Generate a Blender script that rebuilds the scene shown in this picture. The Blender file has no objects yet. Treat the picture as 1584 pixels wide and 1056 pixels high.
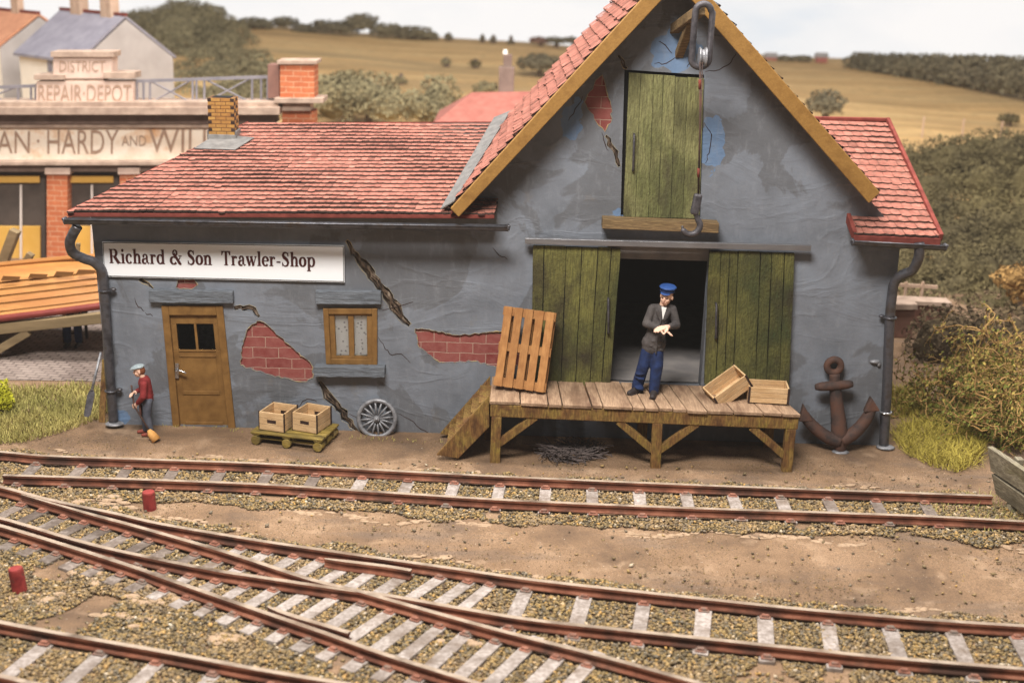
import bpy, bmesh, math, random
import numpy as np
from mathutils import Vector, Matrix, geometry
random.seed(7)
rng = np.random.default_rng(7)
sc = bpy.context.scene
COL = sc.collection
V = Vector
# ------------------------------------------------------------------ camera
PW, PH, FPX = 1584.0, 1056.0, 2000.0
CAM = V((0.0, -19.0, 7.345))
_p, _r = math.radians(17.0), math.radians(1.6)
FWD = V((0, math.cos(_p), -math.sin(_p)))
_rt = V((1, 0, 0)); _up = _rt.cross(FWD)
RT = _rt * math.cos(_r) + _up * math.sin(_r)
UP = _up * math.cos(_r) - _rt * math.sin(_r)
cd = bpy.data.cameras.new('camera')
cam = bpy.data.objects.new('camera', cd); COL.objects.link(cam)
m3 = Matrix((RT, UP, -FWD)).transposed()
cam.matrix_world = Matrix.Translation(CAM) @ m3.to_4x4()
cd.sensor_width = 36.0; cd.sensor_fit = 'HORIZONTAL'
cd.lens = FPX / PW * 36.0
cd.clip_end = 500
cd.dof.use_dof = True
cd.dof.focus_distance = 18.6
cd.dof.aperture_fstop = 0.5
sc.camera = cam
# ------------------------------------------------------------------ light: a big soft ceiling lamp, plus a lamp added for the backdrop
w = bpy.data.worlds.new('World'); sc.world = w; w.use_nodes = True
bg = w.node_tree.nodes['Background']
bg.inputs[0].default_value = (1.0, 0.97, 0.93, 1); bg.inputs[1].default_value = 0.085
def area(name, loc, target, sx, sy, power, col):
    ld = bpy.data.lights.new(name, 'AREA'); ld.shape = 'RECTANGLE'; ld.size = sx; ld.size_y = sy
    ld.energy = power; ld.color = col
    o = bpy.data.objects.new(name, ld); COL.objects.link(o); o.location = loc
    o.rotation_euler = (V(target) - V(loc)).to_track_quat('-Z', 'Y').to_euler()
    return o
area('overhead_light', (-3.0, -13.0, 18.5), (0, -1.0, 1), 8, 4, 6300, (1.0, 0.955, 0.90))
area('overhead_light', (0, 2, 25), (0, 16, 1), 34, 9, 16500, (1.0, 0.96, 0.92))  # added fill lamp, aimed to brighten the backdrop
sc.view_settings.view_transform = 'Standard'; sc.view_settings.look = 'None'
sc.view_settings.exposure = 0.16; sc.view_settings.gamma = 1.0
sc.view_settings.use_curve_mapping = False
sc.cycles.use_denoising = True
sc.cycles.max_bounces = 6
sc.cycles.diffuse_bounces = 3
# ------------------------------------------------------------------ photo pixel -> point on a real plane
def ray(x, y):
    return (FWD * FPX + RT * (x - PW / 2) - UP * (y - PH / 2)).normalized()
def on(x, y, axis, val):
    d = ray(x, y); t = (val - CAM[axis]) / d[axis]
    return CAM + d * t
def Wl(x, y, Y=0.0): return on(x, y, 1, Y)
def Gd(x, y, Z=0.0): return on(x, y, 2, Z)
# ------------------------------------------------------------------ mesh builder
def rotm(ax=0, ay=0, az=0):
    return (Matrix.Rotation(math.radians(az), 3, 'Z') @ Matrix.Rotation(math.radians(ay), 3, 'Y') @ Matrix.Rotation(math.radians(ax), 3, 'X'))
def wm(o):
    return (wm(o.parent) @ o.matrix_basis) if o.parent else o.matrix_basis.copy()
ICO = {}
def ico(n):
    if n not in ICO:
        bm = bmesh.new(); bmesh.ops.create_icosphere(bm, subdivisions=n, radius=1)
        bm.verts.ensure_lookup_table()
        ICO[n] = ([v.co.copy() for v in bm.verts], [[v.index for v in f.verts] for f in bm.faces]); bm.free()
    return ICO[n]
class MB:
    def __init__(s): s.v = []; s.f = []; s.m = []; s.t = []
    def add(s, vs, fs, mi=0, tint=1.0):
        b = len(s.v); s.v.extend([tuple(p) for p in vs])
        for f in fs: s.f.append([b + i for i in f]); s.m.append(mi); s.t.append(tint)
        return s
    def hexa(s, p, mi=0, tint=1.0):     # p: 4 bottom ccw then 4 top
        return s.add(p, [(3, 2, 1, 0), (4, 5, 6, 7), (0, 1, 5, 4), (1, 2, 6, 5), (2, 3, 7, 6), (3, 0, 4, 7)], mi, tint)
    def box(s, c, size, R=None, mi=0, tint=1.0):
        c = V(c); h = V(size) / 2
        ps = []
        for z in (-1, 1):
            for x, y in ((-1, -1), (1, -1), (1, 1), (-1, 1)):
                q = V((x * h.x, y * h.y, z * h.z))
                ps.append(c + (R @ q if R is not None else q))
        return s.hexa(ps, mi, tint)
    def bar(s, a, b, wd, ht, up=(0, 0, 1), mi=0, tint=1.0):
        a, b = V(a), V(b); d = (b - a).normalized(); sd = d.cross(V(up)).normalized(); u = sd.cross(d)
        ps = []
        for z in (-1, 1):
            for e, y in ((a, 1), (a, -1), (b, -1), (b, 1)):
                ps.append(e + sd * (y * wd / 2) + u * (z * ht / 2))
        return s.hexa(ps, mi, tint)
    def tube(s, pts, r, n=8, caps=True, closed=False, mi=0, tint=1.0):
        pts = [V(p) for p in pts]; k = len(pts)
        rr = r if isinstance(r, (list, tuple)) else [r] * k
        prev = None; vs = []
        for i in range(k):
            if closed: d = pts[(i + 1) % k] - pts[i - 1]
            else: d = pts[min(i + 1, k - 1)] - pts[max(i - 1, 0)]
            d.normalize()
            if prev is None:
                u = d.cross(V((0, 0, 1)))
                if u.length < 0.1: u = d.cross(V((0, 1, 0)))
            else: u = prev - d * prev.dot(d)
            u.normalize(); prev = u; q = d.cross(u)
            for j in range(n):
                a = 2 * math.pi * j / n
                vs.append(pts[i] + (u * math.cos(a) + q * math.sin(a)) * rr[i])
        fs = []
        for i in range(k if closed else k - 1):
            i2 = (i + 1) % k
            for j in range(n):
                fs.append((i * n + j, i * n + (j + 1) % n, i2 * n + (j + 1) % n, i2 * n + j))
        if caps and not closed:
            fs.append(tuple(range(n - 1, -1, -1))); fs.append(tuple((k - 1) * n + j for j in range(n)))
        return s.add(vs, fs, mi, tint)
    def prism(s, poly, off, mi=0, tint=1.0):
        off = V(off); n = len(poly); p = [V(q) for q in poly]
        nrm = geometry.normal(p) if n > 2 else V((0, 0, 1))
        if nrm.dot(off) > 0: p.reverse()
        vs = p + [q + off for q in p]
        fs = [tuple(range(n)), tuple(range(2 * n - 1, n - 1, -1))]
        for i in range(n):
            j = (i + 1) % n
            fs.append((j, i, n + i, n + j))
        return s.add(vs, fs, mi, tint)
    def ball(s, c, r, n=2, R=None, mi=0, tint=1.0):
        vs, fs = ico(n); c = V(c); r = V(r) if hasattr(r, '__len__') else V((r, r, r))
        out = []
        for q in vs:
            q = V((q.x * r.x, q.y * r.y, q.z * r.z))
            out.append(c + (R @ q if R is not None else q))
        return s.add(out, fs, mi, tint)
    def cone(s, a, ra, b, rb, n=2, flat=None):      # sphere swept
        a, b = V(a), V(b); k = max(2, int((b - a).length / (min(ra, rb) * 0.45)) + 1)
        for i in range(k + 1):
            t = i / k; r = ra + (rb - ra) * t
            s.ball(a.lerp(b, t), (r, r * flat, r) if flat else r, n)
        return s
    def chain(s, pts, n=2):
        for (a, ra), (b, rb) in zip(pts[:-1], pts[1:]): s.cone(a, ra, b, rb, n)
        return s
    def build(s, name, mats, parent=None, smooth=False, bevel=0.0, local=False, origin=None, segs=2):
        me = bpy.data.meshes.new(name)
        vs = s.v
        if parent is not None and not local:
            iv = wm(parent).inverted(); vs = [tuple(iv @ V(p)) for p in vs]
        if origin is not None:
            o_ = V(origin); vs = [tuple(V(p) - o_) for p in vs]
        me.from_pydata(vs, [], s.f)
        for m in (mats if isinstance(mats, (list, tuple)) else [mats]): me.materials.append(m)
        me.polygons.foreach_set('material_index', s.m)
        if True:
            at = me.attributes.new('tint', 'FLOAT', 'FACE'); at.data.foreach_set('value', s.t)
        if smooth: me.polygons.foreach_set('use_smooth', [True] * len(s.f))
        me.update()
        o = bpy.data.objects.new(name, me); COL.objects.link(o)
        if parent is not None: o.parent = parent
        if origin is not None: o.location = origin
        if bevel > 0:
            b = o.modifiers.new('bevel', 'BEVEL'); b.width = bevel; b.segments = segs; b.limit_method = 'ANGLE'; b.angle_limit = math.radians(40)
        return o
def tag(o, label=None, cat=None, group=None, kind=None):
    if label: o['label'] = label
    if cat: o['category'] = cat
    if group: o['group'] = group
    if kind: o['kind'] = kind
    return o
def empty(name, loc, label, cat, group=None, rz=0.0):
    o = bpy.data.objects.new(name, None); COL.objects.link(o); o.location = loc; o.rotation_euler = (0, 0, math.radians(rz))
    o.empty_display_size = 0.1
    return tag(o, label, cat, group)
def children(o): return [c for c in COL.objects if c.parent == o]
def copy_tree(o, parent=None):
    kids = children(o)
    c = o.copy(); COL.objects.link(c)
    if parent is not None: c.parent = parent
    for k in kids: copy_tree(k, c)
    return c
def bake(o):      # apply modifiers, keep a plain mesh
    dg = bpy.context.evaluated_depsgraph_get(); dg.update()
    me = bpy.data.meshes.new_from_object(o.evaluated_get(dg), depsgraph=dg)
    o.modifiers.clear(); o.data = me
    return o
# ------------------------------------------------------------------ materials
def s2l(c): return c / 12.92 if c <= 0.04045 else ((c + 0.055) / 1.055) ** 2.4
SAT = 0.93
def C(r, g, b):
    m = .3 * r + .55 * g + .15 * b
    r, g, b = (m + (v - m) * SAT for v in (r, g, b))
    return (s2l(r / 255), s2l(g / 255), s2l(b / 255), 1)
class NT:
    def __init__(s, name):
        s.m = bpy.data.materials.new(name); s.m.use_nodes = True; s.nt = s.m.node_tree
        s.b = s.nt.nodes['Principled BSDF']; s.L = s.nt.links.new
        s.b.inputs['Specular IOR Level'].default_value = 0.3
    def n(s, t, **kw):
        d = s.nt.nodes.new(t)
        for k, v in kw.items(): setattr(d, k, v)
        return d
    def coord(s, stretch=(1, 1, 1), rnd=True, rot=(0, 0, 0), src='Object'):
        tc = s.n('ShaderNodeTexCoord'); mp = s.n('ShaderNodeMapping'); mp.inputs['Scale'].default_value = stretch
        mp.inputs['Rotation'].default_value = rot
        s.L(tc.outputs[src], mp.inputs['Vector'])
        if rnd:
            oi = s.n('ShaderNodeObjectInfo'); mu = s.n('ShaderNodeMath', operation='MULTIPLY'); mu.inputs[1].default_value = 37.0
            s.L(oi.outputs['Random'], mu.inputs[0]); s.L(mu.outputs[0], mp.inputs['Location'])
        return mp.outputs[0]
    def noise(s, vec, scale, detail=5, rough=0.55, dist=0.0):
        d = s.n('ShaderNodeTexNoise'); d.inputs['Scale'].default_value = scale; d.inputs['Detail'].default_value = detail
        d.inputs['Roughness'].default_value = rough; d.inputs['Distortion'].default_value = dist
        s.L(vec, d.inputs['Vector']); return d.outputs[0]
    def ramp(s, fac, stops, interp='LINEAR'):
        r = s.n('ShaderNodeValToRGB'); r.color_ramp.interpolation = interp; e = r.color_ramp.elements
        e[0].position, e[0].color = stops[0]; e[1].position, e[1].color = stops[-1]
        for p, c in stops[1:-1]: x = e.new(p); x.color = c
        s.L(fac, r.inputs[0]); return r.outputs[0]
    def mix(s, fac, a, b, blend='MIX'):
        d = s.n('ShaderNodeMix', data_type='RGBA', blend_type=blend)
        for sock, v in ((d.inputs[0], fac), (d.inputs[6], a), (d.inputs[7], b)):
            if isinstance(v, (int, float, tuple)): sock.default_value = v
            else: s.L(v, sock)
        return d.outputs[2]
    def math(s, op, a, b=None):
        d = s.n('ShaderNodeMath', operation=op)
        for sock, v in ((d.inputs[0], a), (d.inputs[1], b)):
            if v is None: continue
            if isinstance(v, (int, float)): sock.default_value = v
            else: s.L(v, sock)
        return d.outputs[0]
    def tint(s, col):
        at = s.n('ShaderNodeAttribute', attribute_name='tint'); h = s.n('ShaderNodeHueSaturation')
        s.L(at.outputs['Fac'], h.inputs['Value']); s.L(col, h.inputs['Color']); return h.outputs[0]
    def bump(s, h, strength=0.3, dist=0.01):
        d = s.n('ShaderNodeBump'); d.inputs['Strength'].default_value = strength; d.inputs['Distance'].default_value = dist
        s.L(h, d.inputs['Height']); s.L(d.outputs[0], s.b.inputs['Normal']); return d
    def out(s, col, rough=0.8, metal=0.0):
        if isinstance(col, tuple): s.b.inputs['Base Color'].default_value = col
        else: s.L(col, s.b.inputs['Base Color'])
        s.b.inputs['Roughness'].default_value = rough; s.b.inputs['Metallic'].default_value = metal
        return s.m
def surf(name, cols, scale=5, detail=6, rough=0.8, bump=0.25, bscale=40, bdist=0.01, metal=0.0, stretch=(1, 1, 1), tint=False, lo=0.32, hi=0.68, spot=None, rot=(0, 0, 0), spec=0.3, grain=None):
    t = NT(name); v = t.coord(stretch, rot=rot)
    n1 = t.noise(v, scale, detail)
    k = len(cols)
    col = t.ramp(n1, [(lo + (hi - lo) * i / max(1, k - 1), c) for i, c in enumerate(cols)]) if k > 1 else cols[0]
    if spot:
        c2, sc2, a, b = spot
        n3 = t.noise(v, sc2, 8, 0.65)
        col = t.mix(t.ramp(n3, [(a, (0, 0, 0, 1)), (b, (1, 1, 1, 1))]), col, c2)
    if grain:
        gv_ = t.coord(grain[:3]); g1 = t.noise(gv_, 14, 5, 0.6)
        col = t.mix(t.ramp(g1, [(.42, (grain[3],) * 3 + (1,)), (.60, (0, 0, 0, 1))]), col, grain[4])
    if tint:
        if isinstance(col, tuple):
            q = t.n('ShaderNodeRGB'); q.outputs[0].default_value = col; col = q.outputs[0]
        col = t.tint(col)
    if bump > 0: t.bump(t.noise(v, bscale, 6, 0.6), bump, bdist)
    t.b.inputs['Specular IOR Level'].default_value = spec
    return t.out(col, rough, metal)
def bricks(name, c1, c2, mortar, bw, bh, ms=0.012, axes='xz', bump=0.6, grime=None, tint=False):
    t = NT(name); tc = t.n('ShaderNodeTexCoord'); sp = t.n('ShaderNodeSeparateXYZ'); cb = t.n('ShaderNodeCombineXYZ')
    t.L(tc.outputs['Object'], sp.inputs[0])
    nz = t.noise(tc.outputs['Object'], 3.0, 3)
    wob = t.math('MULTIPLY', t.math('SUBTRACT', nz, 0.5), bh * 0.35)
    hx = {'x': 'X', 'y': 'Y'}[axes[0]]
    t.L(sp.outputs[hx], cb.inputs[0]); t.L(t.math('ADD', sp.outputs['Z'], wob), cb.inputs[1])
    b = t.n('ShaderNodeTexBrick'); t.L(cb.outputs[0], b.inputs['Vector'])
    b.inputs['Scale'].default_value = 1; b.inputs['Brick Width'].default_value = bw; b.inputs['Row Height'].default_value = bh
    b.inputs['Mortar Size'].default_value = ms; b.inputs['Color1'].default_value = c1; b.inputs['Color2'].default_value = c2; b.inputs['Mortar'].default_value = mortar
    b.inputs['Mortar Smooth'].default_value = 0.15; b.inputs['Bias'].default_value = 0.0
    n2 = t.noise(tc.outputs['Object'], 9, 6, 0.65)
    col = t.mix(t.ramp(n2, [(0.35, (0, 0, 0, 1)), (0.7, (0.6, 0.6, 0.6, 1))]), b.outputs['Color'], grime or (c1[0] * .5, c1[1] * .5, c1[2] * .5, 1))
    h = t.math('SUBTRACT', 1.0, b.outputs['Fac'])
    t.bump(t.math('ADD', h, t.math('MULTIPLY', n2, 0.5)), bump, 0.015)
    return t.out(col, 0.85)
WHITE = (1, 1, 1, 1); BLACK = (0, 0, 0, 1)
def plaster():
    t = NT('grey_plaster'); tc = t.n('ShaderNodeTexCoord'); v = tc.outputs['Object']
    base = t.ramp(t.noise(v, 1.3, 6, 0.6), [(0.3, C(102, 107, 115)), (0.5, C(116, 121, 130)), (0.7, C(125, 132, 143))])
    # dark worn patches with crisp edges
    pn = t.noise(v, 0.55, 7, 0.55, 0.6)
    pm = t.ramp(pn, [(0.515, BLACK), (0.53, (0.6, 0.6, 0.6, 1))])
    base = t.mix(pm, base, C(90, 90, 92))
    # blue paint showing through at given places
    sp = t.n('ShaderNodeSeparateXYZ'); wv = t.n('ShaderNodeVectorMath', operation='SCALE')
    nn = t.n('ShaderNodeTexNoise'); nn.inputs['Scale'].default_value = 4; nn.inputs['Detail'].default_value = 5; t.L(v, nn.inputs['Vector'])
    wv.inputs['Scale'].default_value = 0.45; t.L(nn.outputs['Color'], wv.inputs[0])
    av = t.n('ShaderNodeVectorMath', operation='ADD'); t.L(v, av.inputs[0]); t.L(wv.outputs[0], av.inputs[1]); t.L(av.outputs[0], sp.inputs[0])
    tot = None
    for (px, py, rx, ry) in ((1103, 222, .20, .42), (1042, 78, .36, .30), (884, 186, .15, .28), (186, 646, .13, .12), (168, 640, .1, .35), (962, 330, .12, .08)):
        c = Wl(px, py)
        a = t.math('DIVIDE', t.math('SUBTRACT', sp.outputs['X'], c.x + 0.225), rx)
        b = t.math('DIVIDE', t.math('SUBTRACT', sp.outputs['Z'], c.z + 0.225), ry)
        d = t.math('ADD', t.math('MULTIPLY', a, a), t.math('MULTIPLY', b, b))
        m_ = t.math('LESS_THAN', d, 1.0)
        tot = m_ if tot is None else t.math('MAXIMUM', tot, m_)
    base = t.mix(t.math('MULTIPLY', tot, 0.8), base, C(98, 128, 165))
    # fine scratches and dots
    st = t.coord((1, 1, 0.35), rnd=False)
    base = t.mix(t.ramp(t.noise(st, 9, 8, 0.7), [(0.52, BLACK), (0.75, (0.5, 0.5, 0.5, 1))]), base, C(140, 143, 149))
    base = t.mix(t.ramp(t.noise(v, 26, 3, 0.5), [(0.74, BLACK), (0.78, (0.7, 0.7, 0.7, 1))]), base, C(60, 56, 54))
    base = t.mix(t.ramp(t.noise(v, 2.3, 8, 0.7), [(0.6, BLACK), (0.75, (0.5, 0.5, 0.5, 1))]), base, C(128, 117, 104))
    h = t.math('ADD', t.math('MULTIPLY', t.noise(v, 1.4, 3, 0.45, 0.0), 3.0), t.math('MULTIPLY', t.noise(v, 22, 6, 0.6), 0.35))
    h = t.math('ADD', h, t.math('MULTIPLY', t.ramp(t.noise(t.coord((.5, 1, 1.2), rnd=False), 1.1, 5, .5, 1.2), [(.44, BLACK), (.5, WHITE), (.56, BLACK)]), .4))
    t.bump(h, 0.42, 0.03)
    t.b.inputs['Specular IOR Level'].default_value = 0.35
    return t.out(base, 0.62)
M = {}
M['plaster'] = plaster()
M['ochre'] = surf('ochre_paint', [C(112, 78, 36), C(138, 100, 50)], 6, bump=0.2, bscale=60, rough=0.6)
M['barge'] = surf('barge_paint', [C(136, 96, 42), C(156, 114, 54), C(144, 104, 47)], 5, bump=0.5, bscale=25, rough=0.55, grain=(3, 3, 3, .25, C(112, 78, 36)))
M['tile'] = surf('roof_tiles', [C(136, 82, 70), C(154, 97, 83), C(170, 112, 97)], 9, 8, tint=True, bump=0.4, bscale=60, rough=0.9, spec=0.08, spot=(C(112, 84, 74), 14, 0.48, 0.74))
M['tile_red'] = surf('verge_red', [C(104, 48, 41), C(134, 66, 57)], 7, bump=0.4, rough=0.8, spec=.1)
M['dark'] = surf('roof_row_shade', [C(70, 54, 50), C(92, 72, 64)], 6)
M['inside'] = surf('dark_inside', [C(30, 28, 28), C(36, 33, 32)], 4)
M['floor'] = surf('inside_floor', [C(120, 116, 116), C(140, 134, 130)], 4)
M['lead'] = surf('lead_sheet', [C(92, 90, 88), C(118, 115, 112)], 8, bump=0.6, bscale=25, rough=0.55)
M['gutter'] = surf('gutter_metal', [C(62, 60, 64), C(92, 92, 98), C(80, 72, 68)], 6, bump=0.3, bscale=40, rough=0.38, metal=0.5)
M['steel'] = surf('bright_steel', [C(120, 120, 124), C(160, 160, 164)], 5, rough=0.35, metal=0.7, stretch=(.2, 1, 1))
M['silver'] = surf('silver', [C(190, 190, 192)], rough=0.25, metal=0.9, bump=0)
M['iron'] = surf('dark_iron', [C(58, 56, 60), C(92, 88, 92)], 12, rough=0.5, metal=0.4, bump=0.4)
M['pewter'] = surf('grey_pewter', [C(110, 110, 114), C(158, 158, 162)], 14, rough=0.45, metal=0.3, bump=0.4)
M['rusty'] = surf('rusty_iron', [C(50, 44, 43), C(80, 58, 50), C(94, 62, 48)], 5, 8, rough=0.75, bump=0.6, bscale=45)
M['green'] = surf('green_planks', [C(80, 82, 50), C(108, 110, 64), C(134, 132, 84), C(98, 96, 58)], 1.7, 9, stretch=(1, 1, .45), tint=True, bump=0.9, bscale=30, bdist=.03, spot=(C(66, 58, 42), 1.9, 0.53, 0.70), grain=(4, 4, .35, .5, C(66, 62, 40)))
M['greendoor'] = surf('green_door', [C(28, 56, 34), C(78, 80, 40), C(114, 110, 54), C(76, 70, 40)], 1.0, 9, stretch=(1, 1, .6), tint=True, bump=0.9, bscale=30, bdist=.03, spot=(C(52, 44, 32), 1.5, 0.52, 0.70), grain=(4, 4, .35, .5, C(54, 52, 30)))
M['greyplank'] = surf('grey_beam', [C(100, 106, 114), C(124, 130, 138)], 6, stretch=(.25, 1, 1.6), bump=1.0, bscale=14, bdist=0.03, grain=(.4, 3, 5, .7, C(84, 88, 94)))
M['oldwood'] = surf('old_wood', [C(104, 84, 56), C(142, 116, 78), C(126, 104, 66)], 7, stretch=(.2, 1, 1), bump=0.6, bscale=20, grain=(.4, 3, 5, .7, C(82, 62, 42)))
M['deck'] = surf('deck_wood', [C(138, 108, 82), C(180, 148, 118), C(160, 128, 100)], 5, 8, stretch=(1, .25, 1), tint=True, bump=0.6, bscale=24, spot=(C(112, 82, 62), 3.2, 0.52, 0.7), grain=(4, .35, 4, .5, C(112, 86, 66)))
M['post'] = surf('stained_wood', [C(84, 54, 28), C(130, 92, 48), C(146, 116, 56), C(104, 68, 38)], 4, 9, stretch=(1, 1, .6), bump=0.8, bscale=20, bdist=.02, spot=(C(148, 128, 50), 5, 0.55, 0.72), grain=(3, 3, .5, .6, C(72, 46, 26)))
M['pallet'] = surf('orange_pallet', [C(154, 102, 54), C(178, 126, 72)], 6, stretch=(1, 1, .4), bump=0.3, tint=True, grain=(4, .4, 4, .3, C(124, 80, 42)))
M['ypallet'] = surf('yellow_pallet', [C(104, 88, 38), C(150, 126, 54), C(190, 166, 108)], 3.2, 9, stretch=(.5, 1, 1), bump=0.5, tint=True, spot=(C(66, 58, 36), 5, 0.52, 0.68), grain=(.4, 4, 4, .5, C(92, 76, 40)))
M['crate'] = surf('pale_crate', [C(196, 158, 110), C(222, 188, 142)], 5, 8, stretch=(.6, .6, 2), bump=0.3, tint=True, grain=(1, 1, 9, .35, C(160, 122, 82)))
M['burnt'] = surf('burnt_edge_hole_shade', [C(44, 30, 26), C(66, 46, 38)], 12)
M['black'] = surf('black', [C(16, 14, 14)], bump=0)
M['rail'] = surf('rail_rust', [C(84, 48, 35), C(128, 76, 55), C(156, 102, 78)], 2.6, 9, rough=0.85, bump=0.5, bscale=50, spot=(C(74, 50, 40), 1.6, .48, .66))
M['railtop'] = surf('rail_top', [C(78, 62, 50), C(160, 142, 124), C(116, 96, 80)], 1.4, 9, rough=0.45, bump=0.3)
M['chair'] = surf('chair_rust', [C(104, 64, 50), C(150, 98, 78)], 9, rough=0.9, bump=0.7, spot=(C(110, 98, 88), 4, .48, .62))
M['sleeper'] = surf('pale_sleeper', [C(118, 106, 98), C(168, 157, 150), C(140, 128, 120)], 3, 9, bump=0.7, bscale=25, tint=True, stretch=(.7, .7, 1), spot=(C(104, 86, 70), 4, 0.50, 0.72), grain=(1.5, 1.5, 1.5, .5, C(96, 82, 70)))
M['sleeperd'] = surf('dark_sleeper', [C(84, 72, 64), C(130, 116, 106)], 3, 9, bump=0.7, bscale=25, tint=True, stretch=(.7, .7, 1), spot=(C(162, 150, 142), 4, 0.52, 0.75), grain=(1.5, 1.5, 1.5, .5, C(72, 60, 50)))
M['white'] = surf('white_board', [C(238, 240, 243)], bump=0, rough=0.5)
M['ink'] = surf('brown_ink', [C(74, 30, 30)], bump=0, rough=0.6)
M['curtain'] = None
def curtain():
    t = NT('lace_curtain'); v = t.coord((1, 1, 1), rnd=False)
    vo = t.n('ShaderNodeTexVoronoi'); vo.inputs['Scale'].default_value = 15; t.L(v, vo.inputs['Vector'])
    return t.out(t.ramp(vo.outputs['Distance'], [(0.16, C(150, 150, 150)), (0.3, C(222, 224, 222))]), 0.9)
M['curtain'] = curtain()
def glass():
    t = NT('pane_glass'); t.b.inputs['Transmission Weight'].default_value = 1.0; t.b.inputs['IOR'].default_value = 1.05
    return t.out((1, 1, 1, 1), 0.05)
M['glass'] = glass()
M['redbrick'] = bricks('red_brick', C(120, 46, 43), C(142, 72, 66), C(184, 158, 138), 0.40, 0.165, 0.0055, bump=0.7, grime=C(156, 98, 90))
M['yellowbrick'] = bricks('yellow_brick', C(190, 146, 74), C(172, 124, 58), C(92, 62, 38), 0.17, 0.06, 0.006, bump=0.5, grime=C(120, 76, 44))
M['crackbed'] = surf('crack_bed', [C(38, 30, 26), C(88, 70, 54), C(140, 124, 108)], 9, 8, bump=0.9, bscale=30, stretch=(1.6, 1, .6))
M['lip'] = surf('plaster_lip', [C(112, 112, 112), C(150, 140, 118), C(190, 160, 96)], 5)
M['skin'] = surf('skin', [C(222, 176, 150), C(232, 188, 162)], 8, bump=0, rough=0.6)
M['jacket'] = surf('grey_jacket', [C(58, 54, 54), C(84, 78, 76)], 6, bump=0.4, bscale=14, bdist=0.03)
M['jeans'] = surf('blue_trousers', [C(18, 22, 38), C(30, 50, 96), C(20, 30, 56)], 3, bump=0.5, bscale=12, bdist=0.03)
M['shoe'] = surf('dark_shoe', [C(52, 46, 46)], rough=0.6)
M['capblue'] = surf('blue_cap', [C(30, 64, 124), C(42, 80, 146)], 8, rough=0.6)
M['capgrey'] = surf('grey_cap', [C(150, 164, 170), C(176, 188, 192)], 6, rough=0.5)
M['redjacket'] = surf('red_jacket', [C(112, 30, 32), C(146, 48, 48)], 7, bump=0.4, bscale=14, bdist=0.03)
M['denim'] = surf('grey_denim', [C(58, 62, 74), C(92, 96, 108)], 7, bump=0.3)
M['redshoe'] = surf('red_shoe', [C(140, 66, 52)], rough=0.6)
M['hair'] = surf('ginger_hair', [C(120, 66, 38)])
M['shirt'] = surf('white_shirt', [C(220, 218, 214)])
M['apron'] = surf('brown_apron', [C(110, 66, 56)])
M['broomh'] = surf('broom_straw', [C(190, 134, 66), C(212, 156, 88)], 14, stretch=(1, 1, .3))
M['redpost'] = surf('red_paint', [C(112, 30, 30), C(146, 50, 46), C(122, 44, 38)], 6, bump=0.7, bscale=18, rough=.7, spot=(C(88, 60, 48), 7, .56, .68))
M['boat'] = surf('boat_varnish', [C(160, 102, 48), C(188, 130, 66)], 3, stretch=(.2, 1, 1), rough=0.5, bump=0.15, grain=(.3, 3, 3, .3, C(136, 84, 40)))
M['boatin'] = surf('boat_slot', [C(112, 70, 28)])
M['boatred'] = surf('boat_red', [C(112, 40, 36), C(128, 52, 44)], 5, rough=0.5)
M['trestle'] = surf('trestle_wood', [C(110, 92, 64), C(146, 124, 90)], 5, stretch=(.25, 1, 1), bump=0.4)
# ------------------------------------------------------------------ ground
def ground_mat():
    t = NT('dirt_ground'); tc = t.n('ShaderNodeTexCoord'); v = tc.outputs['Object']
    base = t.ramp(t.noise(v, 0.9, 8, 0.6), [(0.32, C(98, 76, 58)), (0.5, C(138, 108, 80)), (0.68, C(158, 126, 96))])
    st = t.coord((0.25, 1, 1), rnd=False)
    base = t.mix(t.ramp(t.noise(st, 1.6, 8, 0.65), [(0.52, BLACK), (0.7, (0.8, 0.8, 0.8, 1))]), base, C(112, 96, 84))
    base = t.mix(t.ramp(t.noise(v, 60, 4, 0.6), [(0.42, BLACK), (0.66, (0.75, 0.75, 0.75, 1))]), base, C(84, 68, 54))
    base = t.mix(t.ramp(t.noise(v, 38, 2, 0.5), [(0.72, BLACK), (0.76, (0.8, 0.8, 0.8, 1))]), base, C(214, 196, 172))
    # pale sandy bands along the ballast
    base = t.mix(t.ramp(t.noise(v, 1.9, 6, 0.6, 0.4), [(0.56, BLACK), (0.70, (0.45, 0.45, 0.45, 1))]), base, C(178, 148, 118))
    h = t.math('ADD', t.math('MULTIPLY', t.noise(v, 3, 5), 1.0), t.math('MULTIPLY', t.noise(v, 70, 5, 0.7), 0.35))
    t.bump(h, 0.9, 0.04)
    return t.out(base, 0.95)
M['dirt'] = ground_mat()
b = MB()
xs = [-72, -40, -9.5] + list(np.linspace(-9, 9, 90)) + [9.5, 40, 72]
ys = [-23, -9] + list(np.linspace(-8.5, 0.6, 50)) + [1.2, 12, 50, 71]
nx, ny = len(xs), len(ys)
_ph = rng.uniform(0, 6.28, 12)
def gz(x, y):
    if not (-9 < x < 9 and -8.5 < y < -0.2): return 0.0
    f = min(1, (-0.2 - y) / 0.5)
    return f * 0.005 * (math.sin(x * 1.7 + _ph[0] + y) + math.sin(y * 3.1 + _ph[1] + x * .6) + math.sin(x * 4.3 + y * 2.2 + _ph[2]) * .6) - 0.014 * f
b.add([(x, y, gz(x, y)) for y in ys for x in xs], [(j * nx + i, j * nx + i + 1, (j + 1) * nx + i + 1, (j + 1) * nx + i) for j in range(ny - 1) for i in range(nx - 1)])
tag(b.build('ground', M['dirt'], smooth=True), kind='structure')
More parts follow.
